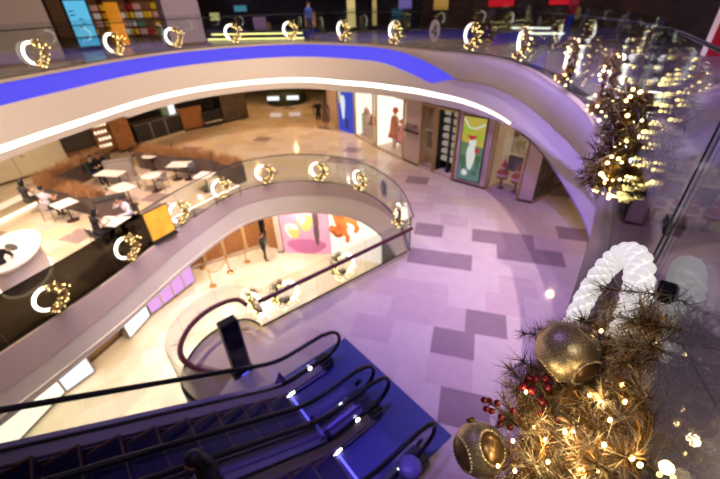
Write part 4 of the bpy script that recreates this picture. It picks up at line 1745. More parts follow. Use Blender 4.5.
for j in range(7):
    for i in range(4):
        x = L_ * (.17 + .22 * i)
        p = T_ @ Vector((x, .44, .567 + j * .33))
        if proto is None:
            m_ = MB()
            m_.box((0, 0, .09), (.26, .2, .17), emis('pale packaged goods', (214, 196, 180), .45), bev=.012)
            proto = m_.build('goods_box')
            o = proto
        else:
            o = proto.copy()
            COL.objects.link(o)
        o.location = p
        o.rotation_euler = (0, 0, u_.rotation_euler.z + rnd.uniform(-.1, .1))
        tag(o, 'pale goods box on the black shelves, %s shelf from below, %s' % (rown[j], ('far left', 'left of the upright', 'right of the upright', 'far right')[i]), 'box', 'goods on the black shelves')

# poster light box
u_, L_ = pillar('wide beige pillar carrying the yellow-green poster', P3(453, 181), P3(484, 189.5), Z3, CZ)
rp = thing('poster_panel', 'tall lit yellow-green poster with a white figure in red', 'poster', (Matrix.Translation(u_.location) @ Matrix.Rotation(u_.rotation_euler.z, 4, 'Z')) @ Vector((L_ * .14, -.005, .25)), u_.rotation_euler.z)
pw, ph = L_ * .66, 2.55


def pe(n, c, e=.75):
    return emis('poster ' + n, c, e)


m_ = MB()
m_.box((pw / 2, -.02, ph / 2), (pw + .08, .05, ph + .08), M_dsteel)
m_.build('frame', rp)
m_ = MB()
m_.box((pw / 2, -.05, ph / 2), (pw, .012, ph), mat('poster print base', (60, 110, 70), .5, emit=(110, 136, 104), es=.5, noise=.4, nscale=5))
m_.build('print', rp)
sh = [([(0, ph * .62), (pw, ph * .56), (pw, ph), (0, ph)], pe('yellow', (200, 180, 70))),
      (blob(pw * .25, ph * .8, pw * .2, .25, wob=.2), pe('lime', (170, 190, 50))),
      (blob(pw * .75, ph * .72, pw * .18, .2, wob=.2, ph=2), pe('lime', (170, 190, 50))),
      ([(0, 0), (pw, 0), (pw, ph * .26), (pw * .6, ph * .3), (0, ph * .36)], pe('teal', (96, 130, 126))),
      (blob(pw * .2, ph * .3, pw * .17, .3, wob=.25), pe('green', (70, 106, 74))),
      (blob(pw * .83, ph * .34, pw * .12, .28, wob=.25), pe('green', (70, 106, 74))),
      (blob(pw * .5, ph * .4, pw * .2, .55, wob=.08), pe('white', (236, 236, 226))),
      (blob(pw * .52, ph * .62, pw * .16, .2), pe('white', (236, 236, 226))),
      (blob(pw * .47, ph * .7, pw * .2, .09, wob=.3), pe('red', (196, 40, 40))),
      (blob(pw * .74, ph * .5, pw * .09, .12, wob=.2), pe('red', (196, 40, 40))),
      (blob(pw * .3, ph * .12, pw * .14, .13), pe('white', (236, 236, 226))),
      (blob(pw * .75, ph * .14, pw * .14, .11), pe('green', (70, 106, 74)))]
picture(rp, 'printed_shape', sh, y=-.058)
m_ = MB()
m_.tube([(pw * .03, -.064, ph * .97), (pw * .3, -.064, ph * .84), (pw * .6, -.064, ph * .84), (pw * .97, -.064, ph * .92)], .03, pe('white', (0, 0, 0)), 6)
m_.build('printed_ribbon', rp)

# window with red figures
u_, L_ = shop_window('shop window with a golden picture and two small red figures', P3(486, 190), P3(517, 200.5), Z3, back=mat('cream window back', (200, 176, 140), .5, emit=(190, 160, 120), es=.35), depth=.9)
m_ = MB()
m_.box((L_ * .58, .82, 2.05), (L_ * .66, .05, 1.2), mat('golden picture', (186, 140, 74), .4, noise=.7, nscale=6))
m_.build('picture', u_)
m_ = MB()
m_.box((L_ * .58, .8, 1.05), (L_ * .66, .12, .6), mat('dark cabinet', (58, 44, 44), .5, noise=.3, nscale=6))
m_.build('cabinet', u_)
T_ = Matrix.Translation(u_.location) @ Matrix.Rotation(u_.rotation_euler.z, 4, 'Z')
for i, (x, lb) in enumerate(((.3, 'left'), (.75, 'right'))):
    p = T_ @ Vector((L_ * x, .35, .12))
    r = thing('festive_figure', 'small red and white festive figure on a stool in the shop window, %s one' % lb, 'figurine', p, u_.rotation_euler.z, 'red figures in the shop window')
    m_ = MB()
    m_.lathe([(.14, 0), (.14, .03), (.05, .06), (.05, .4), (.2, .43), (.2, .46)], M_skt, 16)
    m_.build('stool', r)
    m_ = MB()
    m_.lathe([(.16, .46), (.24, .55), (.22, .68), (.1, .8)], BAG, 18)
    m_.build('body', r)
    m_ = MB()
    m_.lathe([(.245, .56), (.25, .6), (.235, .62)], M_top, 18)
    m_.build('trim_band', r)
    m_ = MB()
    m_.ball((0, 0, .88), .11, mat('pale face', (226, 200, 180), .5))
    m_.build('head', r)
    m_ = MB()
    m_.lathe([(.12, .92), (.09, 1.02), (.03, 1.16), (.01, 1.2)], BAG, 14)
    m_.build('cap', r)
pillar('beige corner pillar at the right end of the shop row', P3(517.5, 200.7), P3(531, 203.5), Z3, CZ, depth=.4)
u_, L_ = unit('marble_wall', 'dark marbled wall turning the corner right of the shop row', 'wall', P3(531.5, 203.5), P3(600, 167), Z3)
for i in range(4):
    m_ = MB()
    m_.box((L_ * (i + .5) / 4, .1, CZ / 2), (L_ / 4 - .03, .2, CZ), mat('grey marble %d' % (i % 2), ((92, 78, 72), (126, 110, 100))[i % 2], .25, noise=.5, nscale=2.5))
    m_.build('slab', u_)
m_ = MB()
m_.box((L_ / 2, -.01, .06), (L_, .04, .12), M_frame)
m_.build('skirting', u_)
wall('wall_right', P3(328, 116), P3(338, 127.5), Z3, Z3 + CZ, M_pil)

# ================================================== lowest level
CH = 3.46


def P2(x, y):
    return at(x, y, Z2)


def lightbox(label, a, b, base, h, col, es, name='light_box', z0=.1):
    u, L = unit(name, label, 'sign', a, b, Z2)
    m_ = MB()
    m_.box((L / 2, .12, h / 2 + z0), (L, .24, h), M_steel)
    m_.build('housing', u)
    m_ = MB()
    m_.box((L / 2, -.006, h / 2 + z0), (L - .08, .012, h - .08), emis(base, col, es))
    m_.build('lit_face', u)
    return u, L


uA, LA = lightbox('cream lit shop front with pale gold emblems, lowest left on the lowest floor', P2(67, 393) + (P2(34, 428) - P2(67, 393)) * 3.2, P2(67, 393), 'cream lit face', 3.3, (255, 240, 208), 1.6)
for x in (.62, .74, .86):
    m_ = MB()
    m_.tube([(LA * x, -.018, 1.5), (LA * x, -.013, 1.5)], .26, emis('gold emblem print', (226, 196, 130), 1.0), 18)
    m_.build('emblem', uA)
wdl = (P2(96, 372) - P2(67, 393)).normalized()
wnl = Vector((wdl.y, -wdl.x, 0))
uB, LB = lightbox('pale blue-white light box with dark brush strokes on the lowest floor', P2(67, 393) + wnl * .05, P2(96, 372) + wnl * .05, 'cold white lit face', 3.3, (232, 240, 250), 1.25)
ink = mat('dark ink print', (46, 48, 70), .6)
for pts in ([(.12, 1.2), (.2, 1.9), (.32, 1.1), (.42, 1.8), (.5, 1.3)], [(.42, 1.5), (.6, 1.75), (.9, 1.6)], [(.55, 1.05), (.62, 1.5), (.74, 1.1)], [(.15, .9), (.34, 1.0), (.5, .92)], [(.72, 1.9), (.86, 1.35), (.93, 1.2)]):
    m_ = MB()
    m_.tube([(LB * x, -.014, z) for x, z in pts], .018, ink, 6)
    m_.build('brush_stroke', uB)
uC, LC = unit('recess_wall', 'brown recessed wall between the two white light boxes', 'wall', P2(97, 371) - wnl * .6, P2(130, 341) - wnl * .6, Z2)
m_ = MB()
m_.box((LC / 2, .1, CH / 2), (LC, .2, CH), mat('brown recess', (150, 116, 76), .6))
m_.build('panel', uC)
m_ = MB()
m_.box((LC / 2, -.01, .06), (LC, .03, .12), M_skt)
m_.build('skirting', uC)
uD, LD = lightbox('white light box with faint grey pictures, the farther of two on the lowest floor', P2(131, 340), P2(151, 317), 'white lit face', 3.3, (255, 250, 246), 1.6)
for x in (.3, .65):
    m_ = MB()
    m_.box((LD * x, -.014, 1.1), (LD * .22, .004, .5), emis('grey print', (190, 180, 190), .8))
    m_.build('picture', uD)
uE, LE = lightbox('long magenta-lit shop front on the lowest floor', P2(152, 316), P2(196, 282), 'magenta lit face', 3.3, (230, 164, 236), 1.05)
for x in (.25, .5, .75):
    m_ = MB()
    m_.box((LE * x, -.02, 1.8), (.08, .04, 3.3), M_pil)
    m_.build('mullion', uE)
wall('wall_left', P2(67, 393) - wdl * 6 - wnl * 1.4, P2(186, 271) - wnl * .6, Z2, Z2 + CH, M_cream)
# timber shop at the back left
uF, LF = unit('timber_shop_front', 'orange timber shop front behind the rope posts on the lowest floor', 'shop front', P2(186, 271), P2(263, 246), Z2)
m_ = MB()
m_.box((LF / 2, .1, CH / 2), (LF, .2, CH), M_wood)
m_.build('panel', uF)
m_ = MB()
m_.box((LF / 2, -.06, .08), (LF, .12, .16), M_pil)
m_.build('plinth', uF)
for x in (.25, .5, .78):
    m_ = MB()
    m_.box((LF * x, -.03, CH / 2), (.16, .1, CH), mat('pale timber', (206, 170, 124), .5))
    m_.build('post', uF)
for x in (.62, .86):
    m_ = MB()
    m_.tube([(LF * x + .75 * math.cos(a), -.08, 2.2 + .45 * math.sin(a)) for a in [2 * PI * i / 28 for i in range(28)]], .06, mat('brown hoop', (120, 74, 34), .4), 8, closed=True)
    m_.build('hoop', uF)
# doorway and mural
pillar('white and gold column left of the pink mural on the lowest floor', P2(279, 253), P2(284, 252.5), Z2, CH, mat('column white', (226, 214, 204), .4))
wall('wall_back', P2(269, 247), P2(281, 249), Z2, Z2 + CH, M_wood)
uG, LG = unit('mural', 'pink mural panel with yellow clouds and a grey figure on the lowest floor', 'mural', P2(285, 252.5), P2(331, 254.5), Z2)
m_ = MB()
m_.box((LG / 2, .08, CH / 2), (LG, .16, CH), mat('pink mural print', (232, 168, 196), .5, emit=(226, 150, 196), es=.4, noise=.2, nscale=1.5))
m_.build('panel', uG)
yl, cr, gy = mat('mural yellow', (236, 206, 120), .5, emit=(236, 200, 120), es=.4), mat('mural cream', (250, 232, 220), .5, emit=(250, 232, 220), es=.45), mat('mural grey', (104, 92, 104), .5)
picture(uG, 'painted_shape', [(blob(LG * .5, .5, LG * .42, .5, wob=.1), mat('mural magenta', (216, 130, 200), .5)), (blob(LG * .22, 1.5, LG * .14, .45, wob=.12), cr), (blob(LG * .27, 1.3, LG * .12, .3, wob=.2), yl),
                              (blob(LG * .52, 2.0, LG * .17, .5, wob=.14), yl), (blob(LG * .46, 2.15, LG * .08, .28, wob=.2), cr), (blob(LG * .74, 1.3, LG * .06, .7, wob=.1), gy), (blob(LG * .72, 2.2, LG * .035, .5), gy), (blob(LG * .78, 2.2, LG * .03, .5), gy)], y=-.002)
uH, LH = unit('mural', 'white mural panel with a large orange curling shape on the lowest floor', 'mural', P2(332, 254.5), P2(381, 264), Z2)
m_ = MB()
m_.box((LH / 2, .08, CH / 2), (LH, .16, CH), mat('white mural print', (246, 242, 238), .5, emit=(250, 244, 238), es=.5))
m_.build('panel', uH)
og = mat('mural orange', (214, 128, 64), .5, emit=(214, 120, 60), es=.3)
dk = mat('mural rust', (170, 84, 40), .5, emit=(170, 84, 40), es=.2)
m_ = MB()


def ribbon(mb_, pts, ws, material, y):
    for (a, b, wa, wb) in zip(pts[:-1], pts[1:], ws[:-1], ws[1:]):
        a, b = Vector((a[0], 0, a[1])), Vector((b[0], 0, b[1]))
        d = (b - a).normalized()
        n_ = Vector((-d.z, 0, d.x))
        q4 = [a - n_ * wa - d * wa * .25, b - n_ * wb + d * wb * .25, b + n_ * wb + d * wb * .25, a + n_ * wa - d * wa * .25]
        vs = [(p.x, y, p.z) for p in q4] + [(p.x, y - .004, p.z) for p in q4]
        mb_.add(vs, [(3, 2, 1, 0), (4, 5, 6, 7), (0, 1, 5, 4), (1, 2, 6, 5), (2, 3, 7, 6), (3, 0, 4, 7)], material)


ribbon(m_, [(LH * .02, 1.75), (LH * .16, 1.45), (LH * .26, 1.85), (LH * .2, 2.5), (LH * .3, 3.0), (LH * .5, 2.9), (LH * .8, 2.6), (LH * .98, 2.2)], [.22, .3, .34, .36, .36, .3, .18, .06], og, 0)
ribbon(m_, [(LH * .3, 2.4), (LH * .5, 2.3), (LH * .56, 1.95), (LH * .5, 1.7)], [.16, .17, .14, .1], og, -.002)
ribbon(m_, [(LH * .26, 1.7), (LH * .36, 1.35), (LH * .34, 1.0)], [.14, .14, .1], og, -.002)
m_.build('painted_shape', uH)
m_ = MB()
ribbon(m_, [(LH * .04, 1.55), (LH * .16, 1.25), (LH * .25, 1.5)], [.08, .1, .06], dk, -.008)
m_.build('painted_shadow', uH)
uI, LI = pillar('green-grey block in place of the dark recess right of the white mural on the lowest floor', P2(382, 264), P2(402, 268), Z2, CH, mat('green-grey panel', (84, 88, 86), .5), 1.0)  # solid block standing in for a dark recess
# rope posts
M_brass = mat('brass', (196, 152, 74), .3, metal=.9)
posts = [P2(230, 272), P2(213, 286), P2(222, 259), P2(203, 268), P2(247, 262)]
for i, (p, lb) in enumerate(zip(posts, ('brass rope post nearest the dark-clad person', 'brass rope post lowest of the group by the timber shop', 'brass rope post in the middle of the group by the timber shop',
                                        'brass rope post farthest left by the timber shop', 'brass rope post farthest right by the timber shop'))):
    r = thing('rope_post', lb, 'post', p, 0, 'rope posts on the lowest floor')
    m_ = MB()
    m_.lathe([(.17, 0), (.17, .03), (.03, .06)], M_brass, 20)
    m_.build('base', r)
    m_ = MB()
    m_.tube([(0, 0, .05), (0, 0, .95)], .025, M_brass, 10)
    m_.ball((0, 0, .98), .05, M_brass, 10, 8)
    m_.build('pole', r)
for (i, j), lb in (((0, 1), 'sagging rope between the two nearest brass posts'), ((0, 2), 'sagging rope from the middle brass post to the one by the person'), ((2, 3), 'sagging rope between the left brass posts')):
    m_ = MB()
    a, b = posts[i] + Vector((0, 0, .92)), posts[j] + Vector((0, 0, .92))
    m_.tube([a.lerp(b, t / 12) - Vector((0, 0, 1.4 * (t / 12) * (1 - t / 12))) for t in range(13)], .022, mat('tan rope', (176, 130, 80), .8), 6)
    tag(m_.build('rope'), lb, 'rope', 'ropes between the brass posts')

# ------------------------------------------- landing: totem and drum
pt_ = at(242, 370, Z3)
r = thing('display_totem', 'tall black display totem standing inside the rounded glass', 'totem', pt_, face(pt_, CAM) + PI + .25)
m_ = MB()
m_.box((0, 0, .77), (.34, .2, 1.44), mat('navy black casing', (14, 13, 24), .35), bev=.015)
m_.build('casing', r)
m_ = MB()
m_.box((0, -.105, .86), (.29, .012, 1.1), mat('dark screen', (10, 10, 22), .15))
m_.build('screen', r)
m_ = MB()
m_.box((.18, 0, .76), (.025, .22, 1.44), M_steel)
m_.build('edge_trim', r)
m_ = MB()
m_.box((0, 0, .025), (.46, .32, .05), M_black, bev=.01)
m_.build('base', r)
m_ = MB()
m_.box((0, -.18, .054), (.16, .02, .012), M_cl)
m_.build('floor_light', r)
pb = esc(E_N - .1, NB2 - .42, Z3)
pb = V3(at(410, 466, Z3 + .95), Z3)
r = thing('drum_stand', 'round lilac-topped drum stand beside the nearest escalator newel', 'drum', pb, 0)
m_ = MB()
m_.lathe([(.15, 0), (.155, .02), (.15, .9), (.13, .92)], mat('lilac translucent drum', (112, 102, 156), .3), 24)
m_.build('drum', r)
m_ = MB()
m_.lathe([(.165, .90), (.17, .93), (.15, .955), (.05, .96)], mat('lilac lid', (130, 122, 176), .3), 24)
m_.build('lid', r)
# ================================================= upper concourse behind the glass
def P4(x, y):
    return at(x, y, Z4)


H4 = 3.4
M_ggrey = mat('warm grey column', (126, 114, 114), .5)
M_lil = mat('pale lilac column', (150, 136, 162), .5)
a, b = P4(-40, 72), P4(67, 61)
u_, L_ = pillar('big warm grey pillar behind the upper glass, far left', a, b, Z4, H4, M_ggrey, .9)
pillar('broad pale lilac pillar behind the upper glass', P4(173, 46.5), P4(207, 43.5), Z4, H4, M_lil, .9)
ks = P4(92, 50)
r = thing('screen_kiosk', 'dark kiosk with a bright blue screen behind the upper glass', 'kiosk', ks, face(ks, CAM) + PI + .25)
m_ = MB()
m_.box((0, 0, 1.1), (1.05, .16, 2.1), mat('navy casing', (24, 30, 60), .4), bev=.02)
m_.build('casing', r)
m_ = MB()
m_.box((0, -.086, 1.35), (.9, .012, 1.5), mat('blue screen', (30, 60, 80), .3, emit=(96, 190, 230), es=.95, noise=.3, nscale=5))
m_.build('screen', r)
m_ = MB()
m_.box((0, -.086, .36), (.9, .012, .34), emis('blue screen strip', (70, 170, 225), .9))
m_.build('lower_screen', r)
for k in range(5):
    sc = MB()
    sc.box((random.uniform(-.3, .3), -.094, 1.0 + k * .17), (random.uniform(.1, .36), .004, .05), emis('screen print', (40, 70, 110), .6))
    sc.build('screen_print', r)
m_ = MB()
m_.box((0, 0, .03), (1.1, .4, .06), M_black)
m_.build('base', r)
# shop fronts
sA, sB = P4(60, 37), P4(172, 36)
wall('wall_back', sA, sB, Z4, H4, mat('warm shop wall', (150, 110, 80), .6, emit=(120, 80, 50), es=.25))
o_, ang, L_ = seg_frame(sA, sB)
sd = (sB - sA).normalized()
sn = Vector((sd.y, -sd.x, 0))
u_, L_ = unit('shelving', 'lit shelving of coloured goods between the blue screen and the lilac pillar', 'shelves', sA + sd * L_ * .3 + sn * .7, sB + sn * .7, Z4)
for j in range(5):
    m_ = MB()
    m_.box((L_ / 2, .3, .15 + j * .5), (L_, .5, .04), M_wood)
    m_.build('shelf', u_)
for i in range(4):
    m_ = MB()
    m_.box((L_ * i / 3, .3, 1.2), (.05, .5, 2.4), M_wood)
    m_.build('upright', u_)
T_ = Matrix.Translation(u_.location) @ Matrix.Rotation(u_.rotation_euler.z, 4, 'Z')
cols = [('orange', (226, 150, 30)), ('white', (226, 214, 206)), ('red', (170, 40, 44)), ('green', (90, 140, 110)), ('yellow', (236, 180, 40)), ('pink', (222, 160, 150)), ('dark blue', (50, 50, 90)), ('brown', (130, 90, 60))]
rnd = random.Random(21)
seq = ('lowest', 'second', 'third', 'fourth')
pos = ('first', 'second', 'third', 'fourth', 'fifth', 'sixth', 'seventh', 'eighth', 'ninth', 'tenth')
prot = {}
for j in range(4):
    for i in range(10):
        cn, cc = cols[(i * 3 + j * 5 + rnd.randrange(3)) % 8] if not (3 <= i <= 4) else cols[(0, 4)[j % 2]]
        if cn not in prot:
            m_ = MB()
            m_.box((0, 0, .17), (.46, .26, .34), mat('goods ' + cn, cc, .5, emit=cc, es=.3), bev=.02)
            o = prot[cn] = m_.build('goods_packet')
        else:
            o = prot[cn].copy()
            COL.objects.link(o)
        o.location = T_ @ Vector((L_ * (i + .5) / 10, .3, .175 + j * .5))
        o.rotation_euler = (0, 0, u_.rotation_euler.z + rnd.uniform(-.15, .15))
        tag(o, '%s packet on the lit shelving, %s shelf, %s from the left' % (cn, seq[j], pos[i]), 'packet', 'coloured goods on the lit shelving')
u_, L_ = unit('shop_banner', 'upright orange banner in front of the lit shelving', 'banner', P4(118, 47), P4(131, 46), Z4)
m_ = MB()
m_.box((L_ / 2, 0, 1.0), (L_, .05, 2.0), mat('orange banner', (230, 150, 24), .5, emit=(226, 146, 24), es=.4))
m_.build('panel', u_)
m_ = MB()
m_.box((L_ / 2, 0, .03), (L_ + .1, .35, .06), M_black)
m_.build('foot', u_)
# dark shops
dA, dB = P4(200, 33.5), P4(640, 20)
dA2 = Vector((-10.5, 28.5, 0))
dB2 = Vector((4.5, 27.5, 0))
dC2 = Vector((13.0, 17.0, 0))
dD2 = Vector((15.5, 6.0, 0))
M_ds = mat('dark glazed shop front', (26, 22, 26), .25, noise=.6, nscale=.8)
wall('wall_back', dA2, dB2, Z4, H4, M_ds)
wall('wall_right', dB2, dC2, Z4, H4, mat('dim brown shop front', (112, 84, 64), .4, noise=.5, nscale=.7))
wall('wall_right', dC2, dD2, Z4, H4, mat('dim grey shop front', (110, 98, 92), .5, noise=.3, nscale=.7))
wall('wall_left', Vector((-17.0, 10.0, 0)), sA, Z4, H4, mat('dim mauve shop front', (90, 78, 84), .5))
for (x0, x1, y, lb) in ((207, 300, 34.6, 'upper of two yellow light bars behind the upper glass'), (200, 306, 39.0, 'lower of two yellow light bars behind the upper glass')):
    pass
lbA, lbB = P4(206, 41), P4(306, 39.5)
u_, L_ = unit('light_bench', 'low dark bench with two long yellow light bars behind the upper glass', 'bench', lbA, lbB, Z4)
m_ = MB()
m_.box((L_ / 2, .35, .2), (L_, .6, .38), M_black)
m_.build('body', u_)
m_ = MB()
m_.box((L_ / 2, .35, .41), (L_ + .04, .66, .05), M_dark)
m_.build('seat', u_)
ylw = emis('yellow light bar', (255, 240, 150), 2.2)
for z in (.07, .31):
    m_ = MB()
    m_.box((L_ * (.5 if z < .2 else .52), .035, z), (L_ * (.96 if z < .2 else .9), .03, .07), ylw)
    m_.build('light_bar', u_)
u_, L_ = unit('lilac_chair', 'lilac padded armchair with a yellow side behind the upper glass', 'chair', P4(252, 38.5), P4(265, 38.2), Z4)
u_.location += Vector((0, .9, 0))
m_ = MB()
m_.box((L_ / 2, .4, .45), (L_, .7, .2), mat('lilac upholstery', (120, 100, 130), .7), bev=.04)
m_.build('seat', u_)
m_ = MB()
m_.box((L_ / 2, .06, .75), (L_, .14, .6), mat('lilac upholstery', (0, 0, 0)), bev=.04)
m_.build('backrest', u_)
for x in (.04, L_ - .04):
    m_ = MB()
    m_.box((x, .4, .375), (.06, .66, .75), mat('ochre frame', (150, 110, 50), .5))
    m_.build('arm', u_)
# lit interiors of the dark shops: warm shelves and figures of light
rnd = random.Random(4)
dd = (dB2 - dA2).normalized()
dn = Vector((dd.y, -dd.x, 0))
LD_ = (dB2 - dA2).length
for i, (f, w, h, z, c, nm, lb) in enumerate((
        (.10, .7, .5, 1.1, (200, 190, 120), 'wall_light', 'small yellow-green lit panel in the dark shop, leftmost'),
        (.22, .9, .4, 1.5, (60, 130, 150), 'wall_light', 'dim teal lit panel in the dark shop'),
        (.52, .8, .9, .75, (150, 100, 50), 'wall_light', 'brown-orange lit panel behind the blue-shirted person'),
        (.70, .6, 1.6, 1.0, (226, 200, 130), 'wall_light', 'tall yellow lit doorway in the dark shop'),
        (.80, .35, 1.5, 1.0, (190, 160, 100), 'wall_light', 'narrow amber lit panel right of the yellow doorway'),
        (.93, .9, .8, 1.5, (110, 90, 160), 'wall_light', 'dim violet lit panel at the right end of the dark shop'))):
    r = thing(nm, lb, 'lit panel', dA2 + dd * (LD_ * f) + dn * .03 + Vector((0, 0, z)), math.atan2(dd.y, dd.x))
    m_ = MB()
    m_.box((0, -.02, 0), (w, .05, h), M_black)
    m_.build('frame', r)
    m_ = MB()
    m_.box((0, -.05, 0), (w - .08, .012, h - .08), emis('lit panel %d' % i, c, .8))
    m_.build('lit_face', r)
d2 = (dC2 - dB2).normalized()
n2 = Vector((d2.y, -d2.x, 0))
LD2 = (dC2 - dB2).length
for i, (f, w, h, z, c, lb) in enumerate((
        (.12, 1.2, 1.2, 1.6, (170, 130, 60), 'amber lit panel on the brown shop front, leftmost'),
        (.42, 1.6, .9, 1.55, (190, 20, 34), 'red lit panel on the brown shop front, left of two'),
        (.66, 1.3, .9, 1.6, (196, 22, 36), 'red lit panel on the brown shop front, right of two'),
        (.85, 1.4, .7, 1.7, (190, 120, 50), 'orange lit panel on the brown shop front, rightmost'))):
    r = thing('wall_light', lb, 'lit panel', dB2 + d2 * (LD2 * f) + n2 * .03 + Vector((0, 0, z)), math.atan2(d2.y, d2.x))
    m_ = MB()
    m_.box((0, -.02, 0), (w, .05, h), M_black)
    m_.build('frame', r)
    m_ = MB()
    m_.box((0, -.05, 0), (w - .08, .012, h - .08), emis('lit panel r%d' % i, c, .8))
    m_.build('lit_face', r)
for (x0, x1, y, lb) in ((508, 550, 38, 'pale low light bar behind the upper glass, the farther of two on the right'), (505, 545, 50, 'pale low light bar behind the upper glass, the nearer of two on the right')):
    u_, L_ = unit('light_bench', lb, 'bench', P4(x0, y), P4(x1, y + 1), Z4)
    u_.location += Vector((1.2, 1.2, 0)) if y > 45 else Vector((0, 0, 0))
    m_ = MB()
    m_.box((L_ / 2, .3, .22), (L_, .5, .44), mat('lilac bench', (110, 104, 140), .5), bev=.02)
    m_.build('body', u_)
    m_ = MB()
    m_.box((L_ / 2, .03, .40), (L_ * .9, .04, .06), emis('pale bench light', (235, 240, 220), 2.0))
    m_.build('light_bar', u_)
# red and white display beyond the near handrail
pr_ = Vector((10.7, 10.9, .0))
r = thing('red_display', 'red display panel with a white lamp at the top right corner', 'display', pr_, face(pr_, CAM) + PI)
m_ = MB()
m_.box((0, 0, 1.0), (1.6, .2, 2.0), mat('red display', (170, 20, 34), .5, emit=(150, 14, 26), es=.35), bev=.02)
m_.build('panel', r)
m_ = MB()
m_.box((-.85, -.06, 1.0), (.12, .3, 2.0), mat('pink-white frame', (232, 206, 206), .4, emit=(230, 200, 200), es=.4), bev=.02)
m_.build('frame', r)
m_ = MB()
m_.ball((-.5, -.14, 1.15), (.16, .06, .3), emis('white oval lamp', (255, 250, 245), 2.0), 14, 10)
m_.build('lamp', r)
# ===================================================== the near wreath
P0 = Vector((1.38, 1.5, 0))
TT = Vector((.574, .819, 0)).normalized()
NN = Vector((-TT.y, TT.x, 0))


def gl(s, off, z):
    """point from the near glass: s along it, off towards the void, z up"""
    return P0 + TT * s + NN * off + Vector((0, 0, z))


WC = gl(-.866, .12, .662)
WR = .26
psi, phi = .082, -.16
WA = TT * math.cos(psi) + NN * math.sin(psi)
WB = Vector((0, 0, 1)) * math.cos(phi) + NN * math.sin(phi)
WN = WA.cross(WB)
if WN.dot(NN) < 0:
    WN = -WN


def wr(a, r=WR, o=0.0):
    a = math.radians(a)
    return WC + (WA * math.cos(a) + WB * math.sin(a)) * r + WN * o


near = thing('lighted_wreath', 'large nearest wreath with white beaded ring, gold baubles and red berries', 'wreath', WC, 0, GR4)


def L(p):
    return Vector(p) - WC


rnd = random.Random(12)
M_bead = mat('frosted white bead', (250, 248, 246), .25, emit=(255, 250, 244), es=.6)
m_ = MB()
nb = 42
for i in range(nb):
    a = -46 + 190 * i / (nb - 1)
    for k in range(4):
        q = 2 * PI * k / 4 + i * .55
        m_.ball(L(wr(a, WR + 0.021 * math.cos(q), .021 * math.sin(q))), .0195, M_bead, 12, 8)
m_.build('beaded_light_ring', near)
m_ = MB()
m_.tube([L(wr(-46 + 190 * i / 30)) for i in range(31)], .02, M_bead, 10)
m_.build('ring_core', near)
# sprigs of tinsel: stems with needles
sprigs = []
for i in range(70):
    a = rnd.uniform(118, 318)
    r = WR + rnd.gauss(0, .045)
    o = rnd.uniform(-.03, .10)
    p = wr(a, r, o)
    out = (wr(a, WR + .2, .12) - wr(a, WR, 0)).normalized() if rnd.random() < .6 else rv(rnd)
    d = (out + rv(rnd, .7)).normalized()
    sprigs.append((p, d, rnd.uniform(.08, .15)))
# extra tufts: (pixel, depth) set out on the bush, measured with the photograph's lens
for px, py, dep in ((650, 330, .86), (665, 322, .84), (632, 345, .86), (612, 362, .92), (640, 365, .82), (655, 350, .8), (560, 382, 1.1), (545, 395, 1.05), (530, 388, 1.1), (520, 400, 1.05), (540, 420, .98),
                    (560, 410, 1.0), (580, 400, .95), (600, 400, .9), (620, 395, .85), (515, 425, 1.0), (530, 445, .95), (555, 440, .92), (580, 435, .88), (605, 430, .82), (625, 420, .8), (510, 460, .95), (540, 468, .9),
                    (570, 465, .85), (600, 460, .8), (620, 455, .76), (500, 440, 1.02), (520, 478, .9), (550, 480, .86), (585, 482, .8), (612, 480, .76), (480, 470, .96), (505, 480, .92), (595, 375, .95), (575, 375, 1.0),
                    (525, 410, 1.02), (570, 425, .92), (590, 415, .88), (545, 455, .92), (635, 440, .76), (640, 400, .8), (645, 470, .73), (540, 377, 1.12)):
    p = atdepth(px, py, dep)
    off = (p - P0).dot(NN)
    if off < .03:
        p += NN * (.03 - off)
    for k in range(2):
        d = ((p - WC).normalized() * .4 + NN * .3 + rv(rnd)).normalized()
        sprigs.append((p + rv(rnd, .015), d, rnd.uniform(.07, .13)))
BB = ((atdepth(567, 352, 1.0), .081), (atdepth(480, 449, 1.0), .070))
g = MB()
st = g
for p, d, Ls in sprigs:
    tone = rnd.random()
    mm = (M_gold, M_gold, M_olive, M_champ) if tone < .45 else (M_olive, M_gold, M_gold, M_champ) if tone < .65 else (M_champ, M_gold, M_champ, M_champ)
    q0, q1 = p - d * Ls * .35, p + d * Ls * .65
    if not any(min((u - c).length, (c - CAM).normalized().cross(u - CAM).length) < r for c, r in BB for u in (q0, p, q1)):
        st.tube([L(q0), L(p), L(q1)], .0016, M_olive, 5)
    for k in range(100):
        t = rnd.random() ** .8
        b = q0.lerp(q1, t)
        nd = (d * rnd.uniform(.3, .9) + rv(rnd) * .9).normalized()
        ln = rnd.uniform(.035, .075)
        # keep the needles on the void side of the pane and clear of the baubles
        tip = b + nd * ln
        if any((u - c).length < r * 1.05 or ((u - CAM).length < (c - CAM).length and (c - CAM).normalized().cross(u - CAM).length < r * .8) for c, r in BB for u in (b, tip)):
            continue
        if (tip - P0).dot(NN) < .012:
            nd = (nd - NN * 1.6 * min(0, nd.dot(NN))).normalized()
            if (b + nd * ln - P0).dot(NN) < .01:
                continue
        needle(g, L(b), nd, ln, rnd.uniform(.0011, .0017), rnd.choice(mm))
g.build('tinsel', near, kind='stuff')
m_ = MB()
m_.tube([L(wr(115 + 205 * i / 30, WR, .01)) for i in range(31)], .022, M_olive, 8)
m_.build('wreath_frame', near)

# baubles: glittered balls with smooth bronze ovals edged in beads
M_glit = mat('gold glitter', (212, 192, 156), .35, metal=.75, noise=.55, nscale=260, bump=.7)
M_bronze = mat('satin bronze', (142, 112, 78), .32, metal=.7)
M_pearl = mat('pearl bead', (226, 208, 176), .3, metal=.4)


